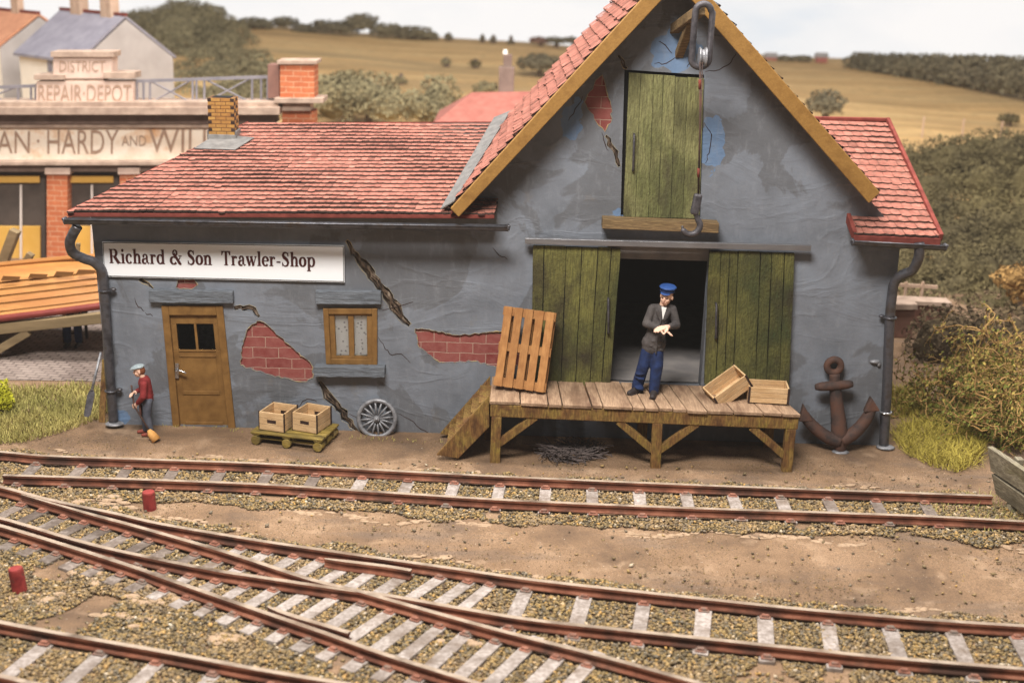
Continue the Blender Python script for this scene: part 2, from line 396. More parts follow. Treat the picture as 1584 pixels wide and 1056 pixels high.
# cobbled yard behind the shop on the left
def cob():
    t = NT('cobbles'); v = t.coord((1, 1, 1), rnd=False, rot=(0, 0, 0.12)); 
    bk = t.n('ShaderNodeTexBrick'); t.L(v, bk.inputs['Vector']); bk.inputs['Scale'].default_value = 1
    bk.inputs['Brick Width'].default_value = 0.22; bk.inputs['Row Height'].default_value = 0.12; bk.inputs['Mortar Size'].default_value = 0.018
    bk.inputs['Color1'].default_value = C(140, 124, 114); bk.inputs['Color2'].default_value = C(120, 104, 96); bk.inputs['Mortar'].default_value = C(82, 70, 64)
    bk.inputs['Mortar Smooth'].default_value = 0.4
    t.bump(t.math('SUBTRACT', 1.0, bk.outputs['Fac']), 0.6, 0.03)
    col = t.mix(t.ramp(t.noise(v, 1.2, 6), [(0.4, BLACK), (0.7, (0.5, 0.5, 0.5, 1))]), bk.outputs['Color'], C(158, 142, 132))
    return t.out(col, 0.8)
b = MB()
b.add([(-30, 1.1, .012), (-6.6, 2.0, .012), (-6.6, 9.5, .012), (-30, 9.5, .012)], [(0, 1, 2, 3)])
tag(b.build('cobbled_yard', cob()), kind='structure')
# ------------------------------------------------------------------ sky and hills
def skym():
    t = NT('painted_sky'); v = t.coord((0.02, 0.02, 0.05), rnd=False)
    n = t.noise(v, 1.6, 5, 0.55)
    col = t.ramp(n, [(0.28, C(210, 219, 229)), (0.42, C(233, 233, 234)), (0.56, C(243, 240, 238))])
    e = t.n('ShaderNodeEmission'); t.L(col, e.inputs[0]); e.inputs[1].default_value = 1.0
    t.L(e.outputs[0], t.nt.nodes['Material Output'].inputs[0]); return t.m
b = MB(); k = 40
pts = []
for i in range(k + 1):
    a = math.radians(200 - 220 * i / k)
    for z in (-4, 60): pts.append((130 * math.cos(a), -10 + 130 * math.sin(a), z))
b.add(pts, [(2 * i, 2 * i + 1, 2 * i + 3, 2 * i + 2) for i in range(k)])
tag(b.build('sky', skym(), smooth=True), kind='structure')
RIDGE = [(-400, 30), (0, 50), (190, 52), (270, 30), (330, 34), (380, 44), (430, 46), (520, 54), (700, 64), (820, 70), (900, 78), (1190, 90), (1300, 96), (1584, 104), (2000, 112)]
YR = 45.0
rz = [(Wl(px, py, YR).x, Wl(px, py, YR).z) for px, py in RIDGE]
def lerp1(x, tab):
    if x <= tab[0][0]: return tab[0][1]
    for (a, va), (c, vc) in zip(tab[:-1], tab[1:]):
        if x <= c: return va + (vc - va) * (x - a) / (c - a)
    return tab[-1][1]
def hz(x, y):
    zr = lerp1(x, rz); near = 1.75 + 0.15 * math.sin(x * .21)
    if y < 8: return -0.3
    if y < 20: t = (y - 8) / 12; return -0.3 + (near + 0.3) * (t * t * (3 - 2 * t))
    if y < YR: t = (y - 20) / (YR - 20); return near + (zr - near) * (t ** 0.85) + 0.08 * math.sin(x * .5 + y * .33)* (1 - t) * t * 4
    t = (y - YR) / 25; return zr - 5 * t * t
xs = list(np.linspace(-70, 70, 90)); ys = list(np.linspace(7.5, 20, 16)) + list(np.linspace(21.5, 45, 26)) + list(np.linspace(46, 70, 8))
nx, ny = len(xs), len(ys)
def hill_mat():
    t = NT('hill_grass'); tc = t.n('ShaderNodeTexCoord'); v = tc.outputs['Object']
    st = t.coord((0.22, 1, 1), rnd=False)
    base = t.ramp(t.noise(st, 0.55, 8, 0.62), [(0.32, C(184, 146, 92)), (0.48, C(218, 174, 112)), (0.66, C(230, 192, 130))])
    base = t.mix(t.ramp(t.noise(st, 0.33, 6, 0.6), [(0.5, BLACK), (0.64, (0.85, 0.85, 0.85, 1))]), base, C(178, 146, 98))
    base = t.mix(t.ramp(t.noise(v, 2.2, 6, 0.6), [(0.52, BLACK), (0.72, (0.5, 0.5, 0.5, 1))]), base, C(164, 136, 90))
    t.bump(t.noise(v, 2.5, 5), 0.5, 0.3)
    return t.out(base, 0.95)
b = MB(); b.add([(x, y, hz(x, y)) for y in ys for x in xs], [(j * nx + i, j * nx + i + 1, (j + 1) * nx + i + 1, (j + 1) * nx + i) for j in range(ny - 1) for i in range(nx - 1)])
tag(b.build('hills', hill_mat(), smooth=True), kind='structure')
# ------------------------------------------------------------------ foliage
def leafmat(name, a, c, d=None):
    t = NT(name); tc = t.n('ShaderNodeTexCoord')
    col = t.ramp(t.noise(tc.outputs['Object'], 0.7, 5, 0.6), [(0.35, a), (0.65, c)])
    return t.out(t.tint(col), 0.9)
M['leaf'] = leafmat('hedge_leaves', C(124, 114, 82), C(146, 134, 98))  # this and the dark leaf tone paled to paint in distance haze
M['leafdark'] = leafmat('dark_leaves', C(108, 98, 76), C(126, 116, 88))
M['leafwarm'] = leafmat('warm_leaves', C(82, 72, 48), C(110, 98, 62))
M['leaforange'] = leafmat('orange_leaves', C(138, 104, 56), C(166, 128, 72))
M['leafrust'] = leafmat('rust_leaves', C(128, 96, 84), C(150, 116, 98))
M['bark'] = surf('bark', [C(88, 74, 60), C(116, 98, 80)], 4)
def leaf_cloud(clumps, size, dens=1.0, core=True):
    mb = MB()
    for (c, r) in clumps:
        c, r = V(c), V(r)
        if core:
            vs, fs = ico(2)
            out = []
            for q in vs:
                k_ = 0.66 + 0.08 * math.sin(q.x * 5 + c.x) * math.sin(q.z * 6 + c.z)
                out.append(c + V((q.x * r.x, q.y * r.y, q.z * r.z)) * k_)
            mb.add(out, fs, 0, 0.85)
        area_ = 4 * math.pi * ((r.x * r.z + r.x * r.y + r.y * r.z) / 3)
        n = int(min(5000, max(120, dens * area_ / (size * size) * 3.2)))
        tone = random.uniform(0.88, 1.12)
        q = rng.normal(0, 1, (n, 3)); q /= np.linalg.norm(q, axis=1)[:, None]; q = q[q[:, 2] > -.6]; n = len(q)
        lump = 0.9 + 0.14 * np.sin(q[:, 0] * 6 + c.x * 3) * np.sin(q[:, 2] * 7 + c.z) + rng.uniform(-.12, .1, n)
        p = np.array(c)[None] + q * np.array(r)[None] * lump[:, None]
        nn = q + rng.normal(0, .6, (n, 3)); nn /= np.linalg.norm(nn, axis=1)[:, None]
        u = np.cross(nn, rng.normal(0, 1, (n, 3))); u /= np.linalg.norm(u, axis=1)[:, None]; w_ = np.cross(nn, u)
        s_ = (size * rng.uniform(.5, 1.2, n))[:, None]
        vs = np.stack([p - u * s_ * .6, p - w_ * s_ * .3, p + u * s_ * .6, p + w_ * s_ * .3], 1).reshape(-1, 3)
        b0_ = len(mb.v); mb.v.extend(map(tuple, vs.tolist())); mb.f.extend((np.arange(n)[:, None] * 4 + np.arange(4)[None] + b0_).tolist()); mb.m.extend([0] * n); mb.t.extend((tone * rng.uniform(.85, 1.15, n)).tolist())
    return mb
def px_clump(px, py, rx, ry, Y, ry_=None):
    c = Wl(px, py, Y); sc_ = (c - CAM).length / FPX
    return (c, V((rx * sc_, (ry_ or max(rx, ry) * .8) * sc_, ry * sc_)))
def base_of(clumps):
    c = sum((q[0] for q in clumps), V()) / len(clumps)
    return V((c.x, c.y, hz(c.x, c.y) if c.y > 8 else 0))
def tree_thing(name, clumps, label, cat, mat='leaf', size=0.22, dens=1.0, group=None):
    bp = base_of(clumps)
    r = empty(name, bp, label, cat, group)
    cr = leaf_cloud(clumps, size, dens).build('crown', M[mat], r)
    t = MB(); lo = min(c.z for c, _ in clumps)
    top = V((bp.x, bp.y, max(bp.z + 0.4, lo)))
    t.tube([bp - V((0, 0, .2)), bp.lerp(top, .5) + V((.03, 0, 0)), top], [.14, .11, .07], 7)
    t.build('trunk', M['bark'], r, smooth=True)
    return r
def mass(name, clumps, label, cat, mat, size, dens=1.0):
    o = leaf_cloud(clumps, size, dens).build(name, M[mat], origin=base_of(clumps))
    return tag(o, label, cat, kind='stuff')
# left wooded hill
cl = []
for (px, py, rx, ry, Y) in [(225, 44, 46, 26, 44), (285, 24, 44, 24, 44.5), (325, 34, 36, 26, 44), (190, 56, 40, 22, 44), (290, 60, 84, 52, 40), (225, 62, 60, 44, 41), (345, 76, 52, 44, 39), (190, 66, 60, 34, 42), (300, 100, 66, 40, 36), (240, 112, 56, 38, 35), (360, 115, 40, 34, 34), (335, 130, 80, 50, 31), (270, 145, 60, 36, 30), (400, 92, 22, 16, 36), (130, 70, 60, 28, 43), (420, 160, 54, 38, 26), (450, 140, 30, 26, 27), (300, 165, 60, 34, 27), (350, 160, 50, 36, 26), (405, 118, 34, 34, 30), (260, 90, 60, 40, 37), (350, 98, 46, 34, 36), (50, 74, 70, 28, 44), (380, 150, 44, 34, 28)]:
    cl.append(px_clump(px, py, rx, ry, Y))
mass('woodland', cl, 'dusty green wood covering the round hill behind the houses', 'woodland', 'leaf', .13)
cl = []
for (px, py, rx, ry, Y) in [(395, 38, 30, 10, 45), (440, 36, 24, 9, 45.5), (500, 42, 24, 11, 45), (560, 36, 28, 15, 45), (530, 44, 30, 11, 45), (600, 48, 30, 11, 45), (640, 52, 32, 11, 45), (665, 57, 16, 8, 45), (470, 46, 20, 8, 45)]:
    cl.append(px_clump(px, py, rx, ry, Y))
mass('ridge_hedge', cl, 'dark hedgerow along the skyline left of the gable', 'hedgerow', 'leafdark', .16)
for i, (px, py, rx, ry) in enumerate([(694, 58, 7, 7), (746, 60, 4, 5), (763, 62, 5, 5), (790, 66, 6, 3)]):
    tree_thing('bush', [px_clump(px, py, rx, ry, 45)], ['tiny square bush on the skyline beside the long hedgerow end', 'narrowest tiny bush standing alone on the skyline', 'tiny round bush on the skyline next to the narrowest one', 'lowest flat bush on the bare skyline near the flat topped trees'][i], 'bush', 'leafdark', .12, group='lone bushes on the skyline')
for i, px in enumerate((832, 856, 882)):
    tree_thing('flat_topped_tree', [px_clump(px, 63, 14, 6, 45), px_clump(px + 9, 64, 9, 5, 45)], ['reddish flat topped tree on the skyline, left of three', 'brown flat topped tree on the skyline, middle of three', 'brown flat topped tree on the skyline, nearest the gable roof'][i], 'tree', 'leafrust' if i == 0 else 'leafdark', .14, group='flat topped trees on the skyline')
for i, d in enumerate([[(560, 150, 60, 40, 22), (515, 160, 40, 36, 21.5), (600, 165, 40, 30, 21), (530, 140, 40, 30, 23), (640, 165, 30, 26, 21.5)], [(680, 152, 34, 36, 23), (660, 172, 36, 24, 22)], [(752, 138, 22, 12, 28)], [(835, 98, 36, 15, 34)], [(690, 96, 8, 5, 36)], [(735, 98, 10, 5, 36)], [(620, 125, 10, 7, 30)], [(1277, 162, 30, 22, 24)], [(1280, 205, 18, 8, 21)], [(1560, 184, 16, 8, 26)], [(500, 150, 34, 34, 21), (460, 170, 34, 28, 20.5)]]):
    lab = ['wide olive bush behind the red wing roof, largest in the field', 'round olive bush beside the red roofed cottage', 'small bush behind the cottage ridge left of its chimney', 'oval dark bush on the slope touching the gable roof', 'tiny scrub bush in the middle of the golden field', 'tiny wider scrub bush right of the middle of the golden field', 'small scrub bush above the largest olive bush', 'rounded dark bush just right of the gable board on the slope', 'low bush behind the right red roof', 'small low bush in the right field near the picture edge', 'olive bush directly right of the brick pier'][i]
    tree_thing('bush', [px_clump(*q) for q in d], lab, 'bush', ['leaf', 'leaf', 'leaf', 'leafdark', 'leaf', 'leafwarm', 'leaf', 'leafdark', 'leafwarm', 'leafwarm', 'leaf'][i], .13)
cl = []
for px in range(1330, 1720, 24):
    t = (px - 1330) / 390
    top = 90 + t * 10; bot = 112 + t * 66
    cl.append(px_clump(px, (top + bot) / 2 - 2, 26, (bot - top) / 2 + 6, 42 - 15 * t))
    cl.append(px_clump(px + 12, top + 4, 18, 9 + random.uniform(-3, 3), 42 - 15 * t))
mass('hill_wood', cl, 'long brownish wood along the right skyline above the golden field', 'woodland', 'leafdark', .17)
cl = []
for px in (1212, 1240): cl.append(px_clump(px, 91, 16, 5, 44))
mass('ridge_scrub', cl, 'low dark scrub line on the skyline right of the gable', 'scrub', 'leafdark', .16)
cl = []
for j, (py, Y) in enumerate(((258, 17.5), (296, 16), (340, 14.5), (368, 13.6), (385, 13), (408, 12.2), (430, 11.5), (470, 10.4))):
    for px in range(1380, 1770, 34):
        cl.append(px_clump(px + random.uniform(-12, 12), py + random.uniform(-8, 8) - (10 if px > 1480 else 0), 46, 40, Y + random.uniform(-.5, .5)))
for px in range(1380, 1760, 36): cl.append(px_clump(px, 425, 40, 44, 10.6))
for px in (1240, 1300, 1350): cl.append(px_clump(px, 250, 40, 34, 17))
for px in range(1400, 1760, 40): cl.append(px_clump(px + random.uniform(-10, 10), 500, 40, 60, 9.0 + random.uniform(-.3, .3)))
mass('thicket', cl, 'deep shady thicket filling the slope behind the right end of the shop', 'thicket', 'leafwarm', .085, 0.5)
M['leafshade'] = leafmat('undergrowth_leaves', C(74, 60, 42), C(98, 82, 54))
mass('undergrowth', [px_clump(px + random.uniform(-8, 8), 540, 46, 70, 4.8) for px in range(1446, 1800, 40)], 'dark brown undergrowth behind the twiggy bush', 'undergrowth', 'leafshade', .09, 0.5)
# ------------------------------------------------------------------ lettering helpers
def text_mesh(body, width, height, extrude=0.01):
    cu = bpy.data.curves.new('lettering', 'FONT'); cu.body = body; cu.size = 1; cu.extrude = 0
    cu.resolution_u = 3
    ob = bpy.data.objects.new('lettering', cu); COL.objects.link(ob)
    dg = bpy.context.evaluated_depsgraph_get(); dg.update()
    me = bpy.data.meshes.new_from_object(ob.evaluated_get(dg), depsgraph=dg)
    vs = np.array([v.co[:] for v in me.vertices]); fs = [list(p.vertices) for p in me.polygons]
    bpy.data.objects.remove(ob); bpy.data.meshes.remove(me)
    mn, mx = vs.min(0), vs.max(0)
    x = (vs[:, 0] - mn[0]) / (mx[0] - mn[0]) * width; y = (vs[:, 1] - mn[1]) / (mx[1] - mn[1]) * height
    return x, y, fs
# hand drawn bold serif letters for the shop sign
def _stroke(pts, ws):
    out = []
    n = len(pts); L_, R_ = [], []
    for i in range(n):
        a = pts[max(i - 1, 0)]; c = pts[min(i + 1, n - 1)]
        dx, dy = c[0] - a[0], c[1] - a[1]; l = math.hypot(dx, dy) or 1
        k_ = ws[i] * .56 + .004; nx_, ny_ = -dy / l * k_, dx / l * k_
        L_.append((pts[i][0] + nx_, pts[i][1] + ny_)); R_.append((pts[i][0] - nx_, pts[i][1] - ny_))
    return [[R_[i], R_[i + 1], L_[i + 1], L_[i]] for i in range(n - 1)]
def _rect(x0, y0, x1, y1): return [[(x0, y0), (x1, y0), (x1, y1), (x0, y1)]]
def _arc(cx, cy, rx, ry, a0, a1, tk, tn, n=20):
    pts, ws = [], []
    for i in range(n + 1):
        a = math.radians(a0 + (a1 - a0) * i / n)
        pts.append((cx + rx * math.cos(a), cy + ry * math.sin(a))); ws.append(tn + (tk - tn) * abs(math.cos(a)) ** 1.3)
    return _stroke(pts, ws)
def _dot(cx, cy, r): return [[(cx + r * math.cos(2 * math.pi * i / 14), cy + r * math.sin(2 * math.pi * i / 14)) for i in range(14)]]
S_, T_ = .148, .044
def _stem(x, y0, y1, bot='both', top='left'):
    o = _rect(x, y0, x + S_, y1)
    if bot == 'both': o += _rect(x - .05, y0, x + S_ + .05, y0 + T_)
    if top == 'both': o += _rect(x - .05, y1 - T_, x + S_ + .05, y1)
    if top == 'left': o += [[(x - .055, y1 - .05), (x + .01, y1 - .06), (x + .06, y1), (x - .055, y1 - .02)]]
    return o
def _arch(x): return _arc(x + S_ + .075, .27, .13, .16, 150, 0, .12, .07, 10)
GL = {
 'R': (_stem(.08, 0, .66, top='both') + _rect(.2, .62, .34, .66) + _rect(.2, .31, .36, .35) + _arc(.33, .485, .15, .155, 90, -90, .14, .04) + _stroke([(.34, .34), (.62, .0)], [.14, .15]) + _rect(.52, 0, .74, T_), .74),
 'i': (_stem(.07, 0, .45) + _dot(.13, .6, .075), .30),
 'c': (_arc(.23, .225, .16, .205, 50, 320, .13, .045) + _dot(.345, .35, .055), .44),
 'h': (_stem(.07, 0, .68) + _arch(.07) + _stem(.345, 0, .28, top='') , .56),
 'a': (_arc(.2, .125, .125, .105, 80, 300, .13, .05) + _rect(.27, .05, .395, .33) + _arc(.225, .31, .11, .125, 170, 0, .11, .045, 12) + _dot(.125, .33, .05) + _stroke([(.39, .07), (.42, .02), (.48, .05)], [.07, .06, .03]) + _stroke([(.22, .23), (.3, .27)], [.045, .05]), .5),
 'r': (_stem(.07, 0, .45) + _stroke([(.19, .3), (.25, .4), (.32, .42)], [.05, .06, .07]) + _dot(.34, .375, .06), .44),
 'd': (_arc(.22, .225, .155, .205, 45, 315, .13, .045) + _stem(.32, 0, .68, bot='') + _rect(.4, 0, .51, T_), .54),
 '&': (_arc(.34, .53, .115, .125, 0, 360, .09, .04) + _arc(.25, .18, .17, .165, 60, 330, .14, .05) + _stroke([(.27, .5), (.62, .05), (.72, .0)], [.12, .14, .06]) + _stroke([(.48, .12), (.64, .3), (.66, .38)], [.05, .05, .04]) + _rect(.56, .37, .76, .41) + _stroke([(.3, .36), (.42, .44)], [.05, .05]), .80),
 'S': (_stroke([(.43, .49), (.41, .57), (.34, .635), (.25, .645), (.16, .61), (.125, .53), (.16, .44), (.27, .37), (.38, .29), (.43, .18), (.39, .07), (.29, .015), (.2, .02), (.12, .07), (.075, .18)], [.045, .05, .05, .06, .1, .13, .14, .14, .14, .13, .1, .06, .05, .05, .045]) + _rect(.42, .46, .455, .66) + _rect(.055, 0, .09, .2), .54),
 'o': (_arc(.24, .225, .165, .2, 0, 360, .14, .05, 28), .48),
 'n': (_stem(.07, 0, .45) + _arch(.07) + _stem(.345, 0, .28, top=''), .56),
 'T': (_rect(.04, .615, .6, .66) + _stem(.255, 0, .64, top='') + _rect(.04, .46, .075, .66) + _rect(.565, .46, .6, .66) + _stroke([(.06, .48), (.14, .63)], [.04, .06]) + _stroke([(.58, .48), (.5, .63)], [.04, .06]), .62),
 'w': (_stroke([(.08, .44), (.23, 0)], [.13, .12]) + _stroke([(.23, .02), (.35, .42)], [.045, .045]) + _stroke([(.32, .44), (.47, 0)], [.13, .12]) + _stroke([(.47, .02), (.62, .43)], [.045, .045]) + _rect(0, .41, .2, .45) + _rect(.25, .41, .44, .45) + _rect(.54, .41, .68, .45), .69),
 'l': (_stem(.07, 0, .68), .30),
 'e': (_arc(.23, .225, .16, .205, 5, 320, .13, .045) + _rect(.12, .215, .42, .255), .45),
 '-': (_rect(.03, .16, .28, .235), .32),
 'p': (_stem(.07, -.2, .45) + _arc(.31, .225, .155, .205, -140, 140, .13, .045), .55),
 ' ': ([], .27),
}
def serif_text(txt, kern=0.0):
    polys = []; x = 0
    for ch in txt:
        g, adv = GL[ch]
        for p in g: polys.append([(q[0] + x, q[1]) for q in p])
        x += adv + kern
    return polys, x - kern
# ------------------------------------------------------------------ THE SHOP
shop = empty('harbour_shop', (0, 0, 0), 'grey plastered harbour shop with tall gable, cracked walls and red tiled roofs', 'building')
def rough_poly(pts, n=3, amp=0.02):
    out = []
    k = len(pts)
    for i in range(k):
        a, c = V(pts[i]), V(pts[(i + 1) % k])
        m = max(1, int((c - a).length / 0.05)) if n else 1
        for j in range(m):
            q = a.lerp(c, j / m)
            if j: q = q + V((random.uniform(-amp, amp), 0, random.uniform(-amp, amp)))
            out.append(q)
    return out
def band(pxpts, widths):      # crack outline from a centre line in photo pixels
    c = [Wl(*p) for p in pxpts]; out_l, out_r = [], []
    cs, ws = [], []
    for i in range(len(c) - 1):
        m = max(2, int((c[i + 1] - c[i]).length / 0.07))
        for j in range(m):
            t = j / m
            jj = V((random.uniform(-.022, .022), 0, random.uniform(-.022, .022))) if (i or j) else V()
            cs.append(c[i].lerp(c[i + 1], t) + jj); ws.append(.85 * (widths[i] + (widths[i + 1] - widths[i]) * t) * random.uniform(.7, 1.25))
    cs.append(c[-1]); ws.append(.85 * widths[-1])
    for i, q in enumerate(cs):
        d = (cs[min(i + 1, len(cs) - 1)] - cs[max(i - 1, 0)]).normalized(); nn = V((-d.z, 0, d.x))
        out_l.append(q + nn * ws[i] / 2); out_r.append(q - nn * ws[i] / 2)
    return out_l + out_r[::-1], cs, ws
cracks = [band([(536, 372), (556, 402), (582, 436), (604, 464), (622, 490), (634, 503)], [.05, .14, .18, .2, .17, .08]),
          band([(494, 590), (504, 606), (520, 626), (540, 652), (553, 666)], [.06, .15, .16, .12, .05]),
          band([(362, 477), (378, 476), (392, 479), (401, 490)], [.07, .1, .1, .05]),
          band([(937, 210), (944, 222), (953, 236), (958, 258)], [.05, .09, .1, .04]),
          band([(956, 86), (964, 98), (970, 106)], [.04, .07, .04]),
          band([(216, 431), (228, 438), (237, 446)], [.08, .07, .03])]
patches = [[(398, 496), (408, 498), (424, 512), (446, 532), (470, 552), (482, 564), (484, 584), (474, 590), (452, 588), (420, 580), (392, 572), (372, 564), (374, 536), (382, 510)],
           [(642, 508), (668, 511), (712, 518), (752, 514), (800, 512), (806, 566), (788, 570), (764, 566), (735, 558), (700, 560), (680, 560), (662, 548), (646, 532)],
           [(926, 120), (932, 116), (938, 140), (946, 166), (945, 190), (936, 204), (926, 194), (914, 174), (904, 158), (912, 142)],
           [(275, 433), (300, 432), (306, 440), (296, 447), (284, 446), (272, 445)]]
GL_, GR_ = Wl(697, 320, -.55), Wl(1359, 295, -.55); AP = Wl(1047.6, -62, -.55)
LB = Wl(172, 655); RB = Wl(1362, 690); LT = Wl(141, 345); RT_ = Wl(1392, 378)
sl_l = (AP.z - GL_.z) / (AP.x - GL_.x); sl_r = (AP.z - GR_.z) / (GR_.x - AP.x)
# wall stays below the roof underside
zr_l = lambda x: AP.z - .2 - (AP.x - x) * sl_l
zr_r = lambda x: AP.z - .2 - (x - AP.x) * sl_r
gl = LT.z; ZW = 3.5
xg_l = AP.x - (AP.z - .2 - ZW) / sl_l; xg_r = AP.x + (AP.z - .2 - ZW) / sl_r
outline = [V((LB.x, 0, -.08)), V((RB.x, 0, -.08)), V((RT_.x, 0, 3.46)), V((xg_r, 0, ZW)), V((AP.x, 0, AP.z - .2)), V((xg_l, 0, ZW)), V((LT.x, 0, 3.46))]
doorP = [Wl(250, 472), Wl(268, 662), Wl(365, 664), Wl(345, 472)]
winP = [Wl(500, 476), Wl(505, 562), Wl(584, 563), Wl(584, 476)]
barnP = [V((Wl(940, 380).x, 0, .86)), V((Wl(1100, 380).x, 0, .86)), Wl(1100, 385), Wl(940, 380)]
hatchP = [Wl(966, 108), Wl(960, 335), Wl(1083, 338), Wl(1089, 116)]
def shrink(p, k):
    c = sum(p, V()) / len(p); return [c + (q - c) * k for q in p]
holes = [shrink(doorP, .94), shrink(winP, .9), barnP, hatchP] + [rough_poly([Wl(*q) for q in pt], 1, .016) for pt in patches] + [c[0] for c in cracks]
wallb = MB()
loops = [outline] + holes
tri = geometry.tessellate_polygon(loops)
flat = [p for l in loops for p in l]
fs = []
for t in tri:
    a, c_, d = [flat[i] for i in t]
    nrm = (c_ - a).cross(d - a)
    fs.append(tuple(t) if nrm.y < 0 else tuple(reversed(t)))
wallb.add(flat, fs)
deep = [.25, .25, .3, .2] + [.035] * len(patches) + [.06] * len(cracks)
for hpts, dp in zip(holes, deep):
    n = len(hpts)
    wallb.add(list(hpts) + [p + V((0, dp, 0)) for p in hpts], [(i, (i + 1) % n, n + (i + 1) % n, n + i) for i in range(n)])
D_ = 6.2
o3 = outline
for i in (0, 1, 2, 3, 4, 5, 6):
    j = (i + 1) % 7
    if i in (0, 2, 3, 4, 5, 6): continue
    wallb.add([o3[i], o3[j], o3[j] + V((0, D_, 0)), o3[i] + V((0, D_, 0))], [(0, 1, 2, 3)])
wallb.add([V((-4.45, 6.2, 3.45)), V((RT_.x, 6.2, 3.45)), V((RT_.x, 6.2, -.1)), V((-4.45, 6.2, -.1))], [(0, 1, 2, 3)])
wallb.add([V((xg_r, 2.9, ZW - .1)), V((AP.x, 2.9, AP.z - .25)), V((xg_l, 2.9, ZW - .1))], [(0, 1, 2)])
_e0, _e1 = Wl(105, 328, -.45), Wl(385, 190, 3.0)      # slanting left end wall under the roof edge
wallb.add([V((LB.x, 0, -.08)), V((LT.x, 0, 3.44)), V((_e1.x + .1, 3.0, _e1.z - .08)), V((_e1.x + .1, 3.0, -.08))], [(0, 1, 2, 3)])
wallb.add([V((_e1.x + .1, 3.0, -.08)), V((_e1.x + .1, 3.0, _e1.z - .08)), V((_e1.x + .1, 6.2, 3.45)), V((_e1.x + .1, 6.2, -.08))], [(0, 1, 2, 3)])
wallb.build('wall', M['plaster'], shop)
# brick under the fallen plaster, crack beds, broken plaster lips
for pt, hl in zip(patches, holes[4:4 + len(patches)]):
    mb = MB(); mb.prism([p + V((0, .03, 0)) for p in shrink(hl, 1.06)], (0, .05, 0)); mb.build('exposed_brick', M['redbrick'], shop)
    mb = MB(); k = len(hl)
    mb.tube([p + V((0, -.001, 0)) for p in hl], [random.uniform(.002, .009) for _ in hl], 5, closed=True)
    mb.build('plaster_edge', M['lip'], shop)
for (hl, cs, ws) in cracks:
    mb = MB(); k = len(cs)
    mb.prism([p + V((0, .055, 0)) for p in shrink(hl, 1.01)], (0, .03, 0), tint=1.0)
    for s_ in (-.3, .05, .34):
        for off in (0,):
            mb.tube([cs[i] + V((ws[i] * s_ * math.cos(i * .9 + s_ * 9), .03 + random.uniform(-.012, .015), ws[i] * s_ * .6)) for i in range(k)], [max(.012, ws[i] * .12 * random.uniform(.7, 1.3)) for i in range(k)], 6)
    mb.build('crack', M['crackbed'], shop, smooth=True)
    mb = MB(); mb.tube([p + V((0, .001, 0)) for p in hl], [random.uniform(.001, .007) for _ in hl], 5, closed=True); mb.build('plaster_edge', M['lip'], shop)
# hairline cracks
mb = MB()
for line in ([(540, 640), (570, 655), (556, 668)], [(612, 638), (632, 648), (650, 664), (668, 672), (690, 674)], [(586, 520), (596, 540), (606, 550), (622, 548), (634, 562)], [(1140, 78), (1131, 98), (1112, 108), (1092, 112)], [(1090, 190), (1101, 208), (1098, 236), (1090, 252)], [(1012, 98), (1030, 98), (1046, 88)], [(762, 384), (772, 396), (784, 400)], [(208, 460), (214, 474), (222, 482)], [(224, 484), (236, 490)], [(1062, 104), (1072, 92)], [(458, 630), (476, 616), (490, 620)], [(592, 480), (640, 468)], [(930, 205), (936, 222), (942, 232)], [(1018, 64), (1030, 70), (1040, 84)], [(880, 186), (890, 170), (900, 150)]):
    p = [Wl(*q) + V((random.uniform(-.012, .012), -.001, random.uniform(-.012, .012))) for q in line]
    q = [p[0]]
    for a, c_ in zip(p[:-1], p[1:]): q += [a.lerp(c_, .33) + V((random.uniform(-.015, .015), 0, random.uniform(-.015, .015))), a.lerp(c_, .66) + V((random.uniform(-.015, .015), 0, random.uniform(-.015, .015))), c_]
    mb = MB(); mb.tube(q, [.002 + .005 * math.sin(math.pi * (i + .4) / len(q)) for i in range(len(q))], 4)
    mb.build('hairline_crack', M['burnt'], shop)
# inside
mb = MB(); mb.box((.7, 3.1, .43), (9.6, 5.7, .86)); mb.build('floor', M['floor'], shop)
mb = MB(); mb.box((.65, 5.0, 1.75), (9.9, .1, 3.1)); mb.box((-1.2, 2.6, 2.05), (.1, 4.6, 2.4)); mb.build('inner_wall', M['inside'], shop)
mb = MB(); mb.box((.65, 2.6, 3.28), (9.9, 4.9, .08)); mb.build('ceiling', M['inside'], shop)
